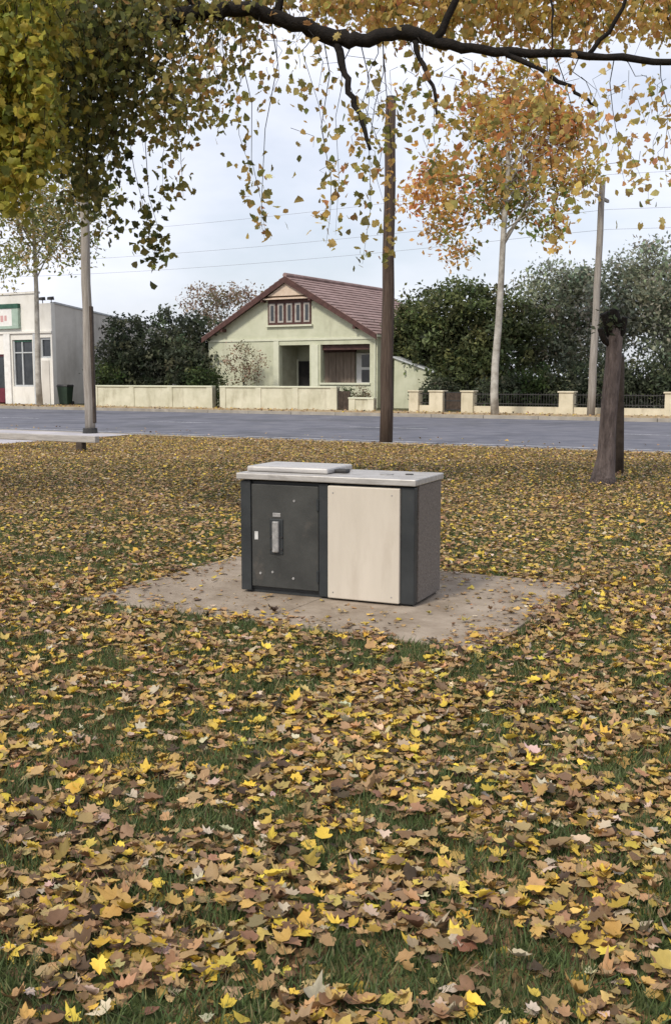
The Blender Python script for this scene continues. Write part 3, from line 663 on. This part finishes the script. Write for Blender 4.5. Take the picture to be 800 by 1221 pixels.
# gum trees
for lab, tt, bbs, n in (('grey green gum tree behind the pale plane trunk', 53.5, [(650, 352, 1.8, 1.6), (680, 355, 2.0, 1.9), (665, 405, 2.2, 1.7), (700, 410, 1.9, 1.6), (640, 420, 1.6, 1.4), (690, 345, 1.4, 1.0)], 560),
                        ('taller grey green gum tree behind the pruned trunk', 52.0, [(758, 332, 1.9, 1.5), (795, 330, 2.2, 1.7), (740, 365, 1.8, 1.6), (785, 375, 2.3, 1.8), (725, 395, 1.5, 1.5), (815, 400, 2.0, 1.7)], 640),
                        ('grey green gum tree at the edge of the view', 54.0, [(850, 340, 2.3, 2.0), (880, 370, 2.4, 2.2), (840, 400, 2.3, 1.8), (900, 420, 2.3, 1.6)], 420)):
    s, _ = on_t(bbs[1][0], 450, tt); base = S(s, tt)
    tree('gum_tree', lab, 'tree', base, [(0, 0, -.1), (.15, 0, 1.6), (-.1, .1, 3.4), (.1, 0, 5)], [bl(a, b, tt, base, c, d) for a, b, c, d in bbs], n, 26, .55, .22, GUM, 'bark_pale', 8, 'gum trees behind the iron fence', .25)
for i, (px, tt, rx, rz, lab) in enumerate(((640, 48.2, 1.7, 1.0, 'dark low shrub behind the fence between the pale trunk and the far pole'), (600, 47.6, 1.3, .8, 'dark low shrub behind the fence under the rounded tree'), (700, 48.4, 1.8, 1.2, 'dark low shrub behind the fence left of the pruned trunk'), (760, 48.0, 1.9, 1.3, 'dark shady shrub behind the fence right of the pruned trunk'), (825, 48.5, 1.9, 1.5, 'dark shady shrub behind the fence at the picture edge'), (530, 48, 1.3, .7, 'dark low shrub behind the small iron gate'))):
    s, _ = on_t(px, 450, tt); base = S(s, tt)
    tree('fence_shrub', lab, 'shrub', base, [(0, 0, 0), (.05, 0, .6), (0, 0, 1.2)], [(0, 0, rz * 1.1, rx, rx * .7, rz), (.5, .2, rz * .8, rx * .8, rx * .6, rz * .8), (-.6, 0, rz * .7, rx * .7, rx * .6, rz * .7)], 230, 22, .36, .2, DKG if i != 0 else MIDG, 'bark_dark', 3, 'shrubs behind the iron fence', .06)
# plane trees on the far verge
s, _ = on_t(591, 494, 42.9); base = S(s, 42.9); dp = base.y
tr = [at(a, b, dp) - base for a, b in ((590, 497), (589, 470), (590, 435), (594, 390), (597, 340), (599, 295), (602, 245), (606, 200), (604, 160))]
tr[0].z = -.1
blb = []
for a, b, rx, rz in ((605, 135, 1.3, .9), (570, 140, 1.2, .8), (640, 130, 1.2, .9), (590, 165, 1.4, .8), (655, 170, 1.3, .9), (620, 195, 1.7, .9), (530, 205, 1.0, .6), (515, 222, 1.2, .8), (580, 215, 1.0, .7), (495, 235, .8, .6), (610, 240, 1.6, .8), (655, 225, 1.3, .8), (540, 250, 1.1, .8), (522, 275, .7, .6), (535, 305, .5, .6), (690, 205, .9, .5), (555, 290, .6, .5), (650, 268, .6, .6), (680, 150, .8, .6), (610, 95, 1.0, .6), (560, 110, .8, .5), (665, 285, .4, .5)):
    p = at(a, b, dp + rng.uniform(-1.5, 1.5)) - base; blb.append((p.x, p.y, p.z, rx, rx, rz))
tree('plane_tree', 'pale trunked plane tree with orange and yellow crown across the road', 'tree', base, tr, blb, 360, 24, .62, .26, AUT, 'bark_pale', 18, 'plane trees on the far verge', .185, low=1)
s, _ = on_t(47, 482, 43.3); base = S(s, 43.3); dp = base.y
tr = [at(a, b, dp) - base for a, b in ((48, 483), (46, 450), (45, 400), (44, 350), (42, 300), (40, 250))]; tr[0].z = -.1
blb = []
for a, b, rx, rz in ((30, 230, 2.8, 2.0), (70, 250, 2.6, 2.0), (20, 285, 2.4, 1.6), (90, 290, 1.6, 1.6), (50, 300, 2.0, 1.2), (5, 320, 1.6, 1.2), (40, 190, 3, 2.4), (100, 235, 1.8, 1.5), (75, 280, 1.6, 1.4), (20, 250, 2.0, 1.6), (60, 270, 2.2, 1.5)):
    p = at(a, b, dp + rng.uniform(-1.5, 1.5)) - base; blb.append((p.x, p.y, p.z, rx, rx, rz))
tree('plane_tree', 'pale trunked plane tree with thin olive crown before the shop', 'tree', base, tr, blb, 380, 20, .65, .25, [(4, (.36, .30, .11)), (3, (.28, .29, .11)), (2, (.42, .30, .14)), (2, (.22, .25, .10))], 'bark_pale', 14, 'plane trees on the far verge', .19)

# ------------------------------------------------------------------ pruned trunk right
b4 = gnd(719, 577); dp = b4.y
st = thing('pruned_trunk', 'leaning grey brown pruned tree trunk with dark stubs at its top', 'tree trunk', b4)
def P4(a, b, dd=0): return at(a, b, dp + dd) - b4
pts = [P4(717, 580), P4(719, 565), P4(722, 545), P4(724, 510), P4(727, 470), P4(730, 435), P4(732, 405), P4(732, 388)]; pts[0].z = -.1
MB().tube(pts, [.25, .165, .138, .126, .120, .117, .115, .112], 14, .14).build('trunk', 'bark_stump', st, smooth=True)
for path, rr in (([(731, 405), (725, 390), (719, 374)], .06), ([(732, 402), (735, 385), (732, 368)], .07), ([(733, 407), (741, 396), (745, 378)], .05), ([(730, 414), (720, 406), (715, 392)], .045), ([(733, 398), (729, 384), (727, 371)], .05)):
    q = [P4(a, b, -.05 * i) for i, (a, b) in enumerate(path)]
    MB().tube(q, [rr * 1.25, rr, rr * .9], 9, .2).build('branch_stub', 'bark_dark', st, smooth=True)
# epicormic tuft
(Vv, Ff, Cc), _ = foliage([(*P4(731, 384), .22, .22, .16)], 16, 9, .14, .085, DKG); bulk('shoots', Vv, Ff, Cc, M['leaf_far'], st)['kind'] = 'stuff'
b5 = gnd(738, 565); d5 = b5.y
s5 = thing('dark_post', 'slim dark timber post right behind the leaning pruned trunk', 'post', b5)
q = [at(738, 566, d5) - b5, at(738.5, 520, d5) - b5, at(739, 470, d5) - b5, at(739.5, 425, d5) - b5]; q[0].z = -.15
MB().tube(q, [.07, .068, .066, .06], 10, .1).build('shaft', 'post_dark', s5, smooth=True)
MB().tube([q[-1] - Vector((0, 0, .004)), q[-1] + Vector((0, 0, .05))], [.066, .045], 10).build('cap', 'iron', s5)

# ------------------------------------------------------------------ the big near tree: trunk out of view on the left, limb arching across
TD = 12.6
nt_base = Vector((-7.6, 12.2, 0))
nt = thing('shade_tree', 'big autumn tree whose dark limb and yellowing leaves hang over the lawn', 'tree', nt_base)
def T(px, py, d=TD): return at(px, py, d) - nt_base
m = MB()
m.tube([(0, 0, -.2), (.02, 0, .4), (.08, 0, 1.5), (.12, .05, 3.0), (.05, .1, 4.2), (-.1, .15, 6.0), (-.3, .3, 8.5)], [.62, .48, .42, .40, .37, .28, .14], 14, .08)
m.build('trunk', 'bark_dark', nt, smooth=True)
def limb(pts, rad, name='limb', n=10):
    P = [Vector(p) for p in pts]; Q, Rr = [], []
    for i in range(len(P) - 1):                                  # Catmull-Rom
        p0, p1, p2, p3 = P[max(i - 1, 0)], P[i], P[i + 1], P[min(i + 2, len(P) - 1)]
        for k in range(5):
            u = k / 5; Q.append(.5 * ((2 * p1) + (p2 - p0) * u + (2 * p0 - 5 * p1 + 4 * p2 - p3) * u * u + (3 * p1 - p0 - 3 * p2 + p3) * u ** 3)); Rr.append(rad[i] + (rad[i + 1] - rad[i]) * u)
    Q.append(P[-1]); Rr.append(rad[-1])
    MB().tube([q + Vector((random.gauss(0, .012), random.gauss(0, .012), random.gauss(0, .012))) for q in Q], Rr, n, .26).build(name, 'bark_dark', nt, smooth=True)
    return Q
main = limb([(.1, .1, 3.6), T(-60, 90), T(80, 50, 12.9), T(185, 27), T(250, 14), T(300, 12), T(350, 28), T(400, 46), T(440, 47), T(485, 38), T(530, 52), T(590, 60), T(700, 66), T(800, 73), T(900, 85)],
            [.20, .15, .115, .088, .084, .082, .084, .09, .075, .082, .064, .05, .043, .036, .028])
for pts, r in (([(400, 48), (408, 75), (418, 110), (432, 145), (441, 178)], .05), ([(490, 42), (503, 75), (517, 108), (520, 140)], .034), ([(600, 62), (640, 82), (680, 105), (712, 128)], .036),
               ([(655, -60), (657, 0), (658, 62)], .02), ([(330, 20), (345, -60), (360, -160)], .05), ([(520, 48), (560, -40), (600, -150)], .05), ([(240, 16), (200, -60), (180, -170)], .06), ([(700, 66), (740, 10), (760, -80)], .03)):
    limb([T(a, b, TD - .1 * i) for i, (a, b) in enumerate(pts)], [r * (1 - .6 * i / (len(pts) - 1)) for i in range(len(pts))], 'branch', 7)
limb([(.0, .1, 3.9), (1.2, -.4, 4.6), (2.6, -.7, 5.2), (4.0, -.6, 5.4)], [.2, .15, .1, .05]); limb([(-.1, .1, 5), (.8, 1.2, 6.2), (2.0, 2.2, 7.0), (3.5, 3.0, 7.4)], [.17, .12, .08, .04])
limb([(-.1, .1, 5), (-1.6, .5, 6.3), (-3.2, .8, 7.0)], [.17, .12, .05]); limb([(0, 0, 4.3), (.1, -1.8, 5.6), (.3, -3.4, 6.2)], [.17, .12, .05])
# leafy hanging twigs
LP, LC, tw = [], [], MB()
YG = [(5, (.45, .40, .07)), (3, (.36, .36, .07)), (2, (.54, .44, .09)), (3, (.22, .24, .06))]
OL = [(4, (.30, .275, .09)), (3, (.38, .32, .10)), (3, (.20, .205, .07)), (2, (.46, .35, .12)), (1, (.48, .30, .12))]
DKO = [(4, (.18, .19, .07)), (3, (.26, .25, .085)), (3, (.11, .125, .05)), (2, (.36, .32, .09))]
GO = [(5, (.66, .47, .15)), (3, (.60, .40, .14)), (3, (.46, .40, .13)), (2, (.70, .54, .22)), (1, (.60, .32, .15))]
OLG = OL + GO
LX, LY = [-100, 80, 190, 250, 300, 350, 400, 440, 485, 530, 590, 700, 800, 950], [95, 45, 27, 14, 12, 28, 46, 47, 38, 52, 60, 66, 73, 90]
def limb_y(px): return float(np.interp(px, LX, LY))
def strand(px, py, d, length, n, pal, spread=7, drift=0, hang=True):
    """a thin twig hanging from a bearing, with n leaves along it; lengths in pixels at that depth"""
    a = T(px, py, d); b = T(px + drift, py + length, d + rng.uniform(-.3, .3)); ly = limb_y(px)
    c = rng.normal(0, .05, 3)
    if py > ly + 15 and hang:                                    # hangs below the limb: the twig comes down from it in a slack curve
        x0 = px - drift * .6 + rng.normal(0, 16); top_ = T(x0, limb_y(x0), TD); w = rng.normal(0, .07, (2, 3))
        tw.tube([top_, top_.lerp(a, .3) + Vector(w[0]), top_.lerp(a, .65) + Vector(w[1]), a, a.lerp(b, .5) + Vector(c), b], [.008, .006, .005, .004, .003, .0015], 3)
    elif not hang:
        up = Vector((rng.normal(0, .14), rng.normal(0, .1), rng.uniform(.03, .12))); tw.tube([a + up, a, a.lerp(b, .4) + Vector(c)], [.003, .003, .0015], 3)
    else:
        tw.tube([a, a.lerp(b, .5) + Vector(c), b], [.006, .004, .002], 3)
    u = rng.random(n) ** .8; sp = spread / FPX * d
    base = np.array(a)[None] * (1 - u)[:, None] + np.array(b)[None] * u[:, None]
    LP.append(base + rng.normal(0, sp, (n, 3)) * np.array([1.15, 1.4, .85])); LC.append(pick(pal, n, .2)[0])
def region(poly, count, length, nl, pal, dr=(11.2, 14.0), spread=8, hang=True):
    P = np.array(poly, float); lo, hi = P.min(0), P.max(0); k = 0
    while k < count:
        x, y = rng.uniform(lo, hi); ins = False; j = len(P) - 1
        for i in range(len(P)):
            if (P[i, 1] > y) != (P[j, 1] > y) and x < (P[j, 0] - P[i, 0]) * (y - P[i, 1]) / (P[j, 1] - P[i, 1]) + P[i, 0]: ins = not ins
            j = i
        if not ins: continue
        k += 1; L = rng.uniform(*length)
        strand(x, y, rng.uniform(*dr), L, int(1.45 * nl * L / 60) + 2, pal, spread, rng.normal(0, 8), hang)
region([(-60, -60), (66, -60), (64, 90), (56, 170), (40, 200), (-60, 210)], 300, (30, 70), 20, YG, (10.2, 11.6))
region([(-60, 120), (50, 140), (40, 200), (-60, 215)], 40, (20, 50), 18, DKO, (12, 13.5))
region([(50, -60), (180, -60), (170, 60), (150, 120), (128, 190), (100, 215), (70, 170), (55, 60)], 150, (30, 65), 18, DKO, (11.9, 13.8), 10)
region([(30, -60), (100, -60), (100, 60), (85, 150), (50, 180), (40, 60)], 40, (25, 60), 15, YG + DKO, (11.2, 12.8), 11)
region([(50, -60), (330, -60), (310, 20), (265, 70), (235, 120), (170, 130), (120, 100)], 150, (25, 65), 17, OL, (12.3, 14.2), 10)
region([(60, 0), (215, 0), (205, 30), (90, 60)], 22, (15, 40), 14, OL + DKO, (11.8, 12.4), 9)
region([(180, -40), (420, -60), (400, 0), (300, 20), (200, 60)], 44, (20, 55), 10, OLG, (12.8, 14.2), 11)
region([(350, -70), (850, -70), (850, 20), (620, 30), (500, 20), (380, 8)], 420, (22, 46), 16, GO, (12.75, 14.6), 11)
region([(400, -70), (850, -70), (850, 0), (400, 0)], 60, (18, 42), 13, OLG, (12.75, 14.6), 11)
region([(180, 60), (270, 80), (250, 130), (180, 140)], 18, (25, 60), 13, OL, hang=False)
region([(300, 40), (800, 80), (800, 240), (720, 200), (440, 260), (380, 240), (320, 120)], 46, (20, 60), 4, OLG, spread=14, hang=False)
region([(680, 90), (800, 90), (800, 220), (740, 210)], 16, (20, 60), 6, GO, spread=13, hang=False)
region([(500, 95), (700, 100), (690, 200), (500, 230)], 38, (15, 45), 10, GO + AUT, (11.8, 13.2), 12, hang=False)
region([(540, 70), (680, 75), (650, 130), (560, 130)], 12, (15, 40), 12, GO, (12, 13.2), 11, hang=False)
region([(420, 70), (500, 70), (500, 190), (430, 190)], 10, (15, 45), 7, OLG, (12, 13.2), 12, hang=False)
for x, y, L, n, pal, sp, dr in ((160, 200, 110, 60, DKO, 9, 25), (178, 235, 85, 75, DKO, 8, 5), (205, 130, 110, 60, OL, 9, -10), (215, 175, 60, 24, OL, 7, 4), (283, 110, 100, 40, OLG, 9, 18), (300, 190, 85, 42, OLG, 9, 16), (312, 240, 45, 14, OLG, 7, 4),
                           (405, 60, 120, 42, OLG, 13, 30), (440, 175, 140, 40, OL, 7, -8), (400, 140, 140, 40, OLG, 10, 0), (395, 215, 75, 36, OLG, 9, -6), (440, 120, 60, 20, OLG, 14, 2), (518, 110, 100, 46, OLG, 9, 3), (490, 55, 60, 20, OL, 10, 25),
                           (360, 60, 130, 22, OLG, 16, 30), (330, 60, 60, 16, OL, 12, -10), (370, 45, 60, 18, OLG, 12, 10), (712, 128, 60, 20, GO, 10, 6), (735, 160, 60, 18, GO, 8, 10), (795, 150, 70, 34, GO, 9, 0), (770, 90, 60, 20, GO, 10, 0), (640, 90, 45, 30, GO, 10, 15), (690, 180, 60, 26, GO, 9, 12), (665, 255, 50, 26, GO, 8, -4),
                           (455, 180, 60, 22, GO, 8, 2), (462, 240, 70, 34, OLG, 6, -2), (250, 60, 80, 30, OLG, 11, 12), (130, 225, 55, 30, DKO, 9, 0), (108, 215, 50, 40, DKO, 9, 0)):
    strand(x, y, rng.uniform(12, 12.9), L, n, pal, sp, dr)
# crown above and left of the frame
nn = 7200
bb = np.array([(-1, 0, 7.5, 3.6, 3.4, 2.4), (2.5, .3, 8.2, 3.4, 3.2, 2.0), (6.0, .4, 8.3, 3.2, 2.8, 1.4), (-3.4, .6, 6.6, 2.6, 2.6, 2.0), (.2, -3, 6.9, 2.6, 2.2, 1.8), (1.5, 2.8, 7.6, 2.8, 2.4, 1.8), (9.5, .4, 7.8, 2.6, 2.4, 1.2), (-1.0, .4, 4.6, 2.2, 2.4, 1.4)])
k = rng.integers(0, len(bb), nn); d = rng.standard_normal((nn, 3)); d /= np.linalg.norm(d, axis=1)[:, None]
LP.append(bb[k, :3] + d * bb[k, 3:] * rng.random((nn, 1)) ** .4); LC.append(pick(OLG + YG, nn, .2)[0])
LP = np.concatenate(LP); LC = np.concatenate(LC); n = len(LP)
V, F, C = scatter(LP, rng.uniform(.07, .125, n), rng.uniform(0, 6.3, n), np.abs(rng.normal(1.2, .5, n)), rng.uniform(0, 6.3, n), LC, LOBED[:4] + SIMPLE)
bulk('crown', V, F, C, M['leaf_tree'], nt)
tw.build('twigs', 'bark_dark', nt)

# ------------------------------------------------------------------ fallen leaves and grass
PALG = [(9, (.60, .42, .06)), (15, (.44, .295, .09)), (24, (.39, .255, .12)), (19, (.31, .198, .102)), (15, (.18, .108, .058)), (6, (.48, .39, .275)), (5, (.07, .046, .03)), (6, (.50, .36, .065))]
KINDN = ['bright yellow', 'golden', 'tan', 'warm brown', 'dark brown', 'pale bleached', 'blackish', 'yellow']
xs_, ys_ = [], []
def ring(y0, y1, dens, mx):
    A = lambda y: .36 * y + mx
    n = int(dens * (A(y0) + A(y1)) * (y1 - y0)); y = rng.uniform(y0, y1, n); x = rng.uniform(-1, 1, n) * A(y1)
    return x, y
X, Y = [], []
for y0, y1, dn in ((1.9, 3.5, 1350), (3.5, 5.5, 1280), (5.5, 8, 1050), (8, 11.5, 700), (11.5, 16, 520), (16, 21, 400), (21, 27.5, 300), (27.5, 36, 100)):
    x, y = ring(y0, y1, dn, 1.3); X.append(x); Y.append(y)
X, Y = np.concatenate(X), np.concatenate(Y)
tt = SN * X + CS * Y; ss = CS * X - SN * Y
grassy = .52 * vnoise(X, Y, .16, 3) + .22 * vnoise(X, Y, .5, 4) + .26 * vnoise(X, Y, .09, 5)      # bare grass patches
keep = rng.random(len(X)) < np.clip(1.25 - np.clip((grassy - .488 - .016 * np.clip(Y - 5.5, 0, 12)) / .13, 0, 1) * 1.12, .10, 1)
keep &= (tt < 22.7) & ~((tt > 17.85) & (ss < -19.5))
u, v = on_pad(X, Y); wob = (vnoise(X, Y, .35, 9) - .5) * .42
inp = (u > .0 + wob) & (u < PW - .0 + wob) & (v > .0 + wob) & (v < PD - .0 + wob)
core = np.clip(np.minimum(np.minimum(u, PW - u), np.minimum(v, PD - v)) / .45, 0, 1)
keep &= ~inp | (rng.random(len(X)) < .55 * (1 - core) ** 2.2 + .045)
ub, vb = (X - bo.x) * math.cos(BA) - (Y - bo.y) * math.sin(BA), (X - bo.x) * math.sin(BA) + (Y - bo.y) * math.cos(BA)
keep &= ~((np.abs(ub) < W2 + .05) & (vb > -.06) & (vb < D + .06))
X, Y = X[keep], Y[keep]; inp = inp[keep]; n = len(X)
lay = rng.random(n); tilt = np.abs(rng.normal(0, .22, n)) + .03; big = rng.random(n) < .06; tilt[big] += rng.uniform(.2, .7, big.sum())
tilt[inp] *= .5
size = np.clip(rng.lognormal(math.log(.047), .27, n), .02, .075)
Z = np.where(inp, .024, .008 + lay * .026) + np.sin(tilt) * size * .34
col, kd = pick(PALG, n, .17)
yel = vnoise(X, Y, 1.3, 21); sw_ = (yel > .62) & (rng.random(n) < .25) & np.isin(kd, (3, 4)); col[sw_] = pick(PALG[:2], sw_.sum())[0]; kd[sw_] = 0
yaw, tdir = rng.uniform(0, 6.283, n), rng.uniform(0, 6.283, n)
POS = np.stack([X, Y, Z], 1)
# the 300 that show largest are objects of their own
dist = np.sqrt(X ** 2 + Y ** 2 + 1.5 ** 2); inview = (np.abs(X) < .305 * Y) & (Y > 2.62)
score = size / dist * (lay > .55) * inview * (kd != 6); near = np.argsort(-score)[:300]
isn = np.zeros(n, bool); isn[near] = True
POS[near, 2] += .012
meshes = []
for P, Fc in LOBED:
    me = bpy.data.meshes.new('fallen_leaf'); me.from_pydata([tuple(p) for p in P], [], [tuple(int(i) for i in f) for f in Fc]); me.shade_smooth(); me.materials.append(M['leaf_obj']); meshes.append(me)
RM = rotmats(yaw[near], tilt[near], tdir[near])
for j, i in enumerate(near):
    o = bpy.data.objects.new('fallen_leaf', meshes[j % len(meshes)]); COL.objects.link(o)
    o.matrix_world = Matrix.Translation(Vector(POS[i])) @ Matrix(RM[j].tolist()).to_4x4() @ Matrix.Diagonal((float(size[i]) * random.uniform(.6, 1.1), float(size[i]), float(size[i]) * random.uniform(.6, 1.4), 1))
    o.color = (*[float(c) for c in col[i]], 1)
    sz = 'large' if size[i] > .072 else 'medium' if size[i] > .062 else 'small'
    pl = ['left', 'middle', 'right'][int(np.clip((X[i] / Y[i] + .31) / .207, 0, 2))]; fr_ = 'at the very front' if Y[i] < 3.2 else 'just behind the front edge' if Y[i] < 4.0 else 'partway to the barbecue pad'
    tag(o, f'{sz} {KINDN[kd[i]]} fallen leaf on the {pl} of the lawn {fr_}', 'leaf', 'fallen leaves nearest the camera')
rest = ~isn; d2 = Y
for name, sel, shp in (('fallen_leaves_near', rest & (d2 < 8.5), LOBED), ('fallen_leaves_far', rest & (d2 >= 8.5), SIMPLE)):
    V, F, C = scatter(POS[sel], size[sel], yaw[sel], tilt[sel], tdir[sel], col[sel], shp)
    tag(bulk(name, V, F, C, M['leaf_mass']), 'dense litter of yellow and brown fallen leaves over the lawn', 'leaf litter', kind='stuff')
n = 2200; uu, vv = rng.uniform(.03, PW - .03, n), rng.uniform(.03, PD - .03, n); edge = np.minimum(np.minimum(uu, PW - uu), np.minimum(vv, PD - vv))
k = rng.random(n) < .25 + .75 * np.exp(-edge / .22); uu, vv = uu[k], vv[k]; n = len(uu); c, s = math.cos(PA), math.sin(PA)
x, y = PL.x + uu * c + vv * s, PL.y - uu * s + vv * c; qx, qy = (x - bo.x) * math.cos(BA) - (y - bo.y) * math.sin(BA), (x - bo.x) * math.sin(BA) + (y - bo.y) * math.cos(BA)
k = ~((np.abs(qx) < W2 + .02) & (qy > -.03) & (qy < D + .03)); x, y = x[k], y[k]; n = len(x)
V, F, C = scatter(np.stack([x, y, np.full(n, .021)], 1), rng.uniform(.008, .034, n), rng.uniform(0, 6.3, n), np.abs(rng.normal(0, .25, n)), rng.uniform(0, 6.3, n), pick(PALG[1:7], n)[0], SIMPLE)
tag(bulk('leaf_crumbs', V, F, C, M['leaf_mass']), 'crumbled leaf bits on the concrete pad', 'leaf litter', kind='stuff')
# leaves blown onto the apron, gutter and road edge
n = 900; s = rng.uniform(-40, 14, n); t = np.where(rng.random(n) < .6, rng.normal(23.1, .25, n), rng.uniform(23, 27, n)); t = np.clip(t, 22.95, 30)
p = np.stack([CS * s + SN * t, -SN * s + CS * t, np.full(n, -.085)], 1)
V, F, C = scatter(p, rng.uniform(.06, .12, n), rng.uniform(0, 6.3, n), np.abs(rng.normal(0, .3, n)), rng.uniform(0, 6.3, n), pick(PALG, n)[0], SIMPLE)
tag(bulk('gutter_leaves', V, F, C, M['leaf_mass']), 'scattered leaves along the gutter of the road', 'leaf litter', kind='stuff')
n = 2600; s = rng.uniform(-60, 30, n); t = rng.uniform(41.9, 44.9, n)
p = np.stack([CS * s + SN * t, -SN * s + CS * t, np.full(n, .03)], 1)
V, F, C = scatter(p, rng.uniform(.08, .15, n), rng.uniform(0, 6.3, n), np.abs(rng.normal(0, .4, n)), rng.uniform(0, 6.3, n), pick(PALG, n)[0], SIMPLE)
tag(bulk('verge_leaves', V, F, C, M['leaf_mass']), 'scattered leaves on the far verge', 'leaf litter', kind='stuff')
# grass
X, Y = [], []
for y0, y1, dn in ((1.9, 4, 9000), (4, 7, 5200), (7, 12, 2000), (12, 20, 500)):
    x, y = ring(y0, y1, dn, 1.0); X.append(x); Y.append(y)
X, Y = np.concatenate(X), np.concatenate(Y)
grassy = .52 * vnoise(X, Y, .16, 3) + .22 * vnoise(X, Y, .5, 4) + .26 * vnoise(X, Y, .09, 5)
u, v = on_pad(X, Y); inp = (u > -.02) & (u < PW + .02) & (v > -.02) & (v < PD + .02)
keep = (rng.random(len(X)) < .30 + .7 * np.clip((grassy - .43) / .12, 0, 1)) & ~inp
tt = SN * X + CS * Y; ss = CS * X - SN * Y; keep &= (tt < 22.6) & ~((tt > 17.85) & (ss < -19.5))
X, Y, gq = X[keep], Y[keep], grassy[keep]; n = len(X)
hgt = rng.uniform(.018, .046, n) * (1 + .35 * np.clip((gq - .5) / .1, 0, 1)); hd = rng.uniform(0, 6.283, n); lean = rng.normal(0, .5, (n, 2)); wd_ = rng.uniform(.0018, .0034, n) * (1 + Y / 9)
B = np.stack([X, Y, np.zeros(n)], 1); sd = np.stack([np.cos(hd), np.sin(hd), np.zeros(n)], 1) * wd_[:, None]
tip = B + np.concatenate([lean, np.ones((n, 1))], 1) * hgt[:, None]
V = np.stack([B - sd, B + sd, tip], 1).reshape(-1, 3); F = np.arange(n * 3).reshape(-1, 3)
gc = pick([(5, (.095, .13, .046)), (3, (.13, .165, .062)), (2, (.065, .095, .034)), (1, (.25, .22, .11))], n)[0]
tag(bulk('grass', V, F, np.repeat(gc, 3, 0), M['grass']), 'short green grass showing between the fallen leaves', 'grass', kind='stuff')
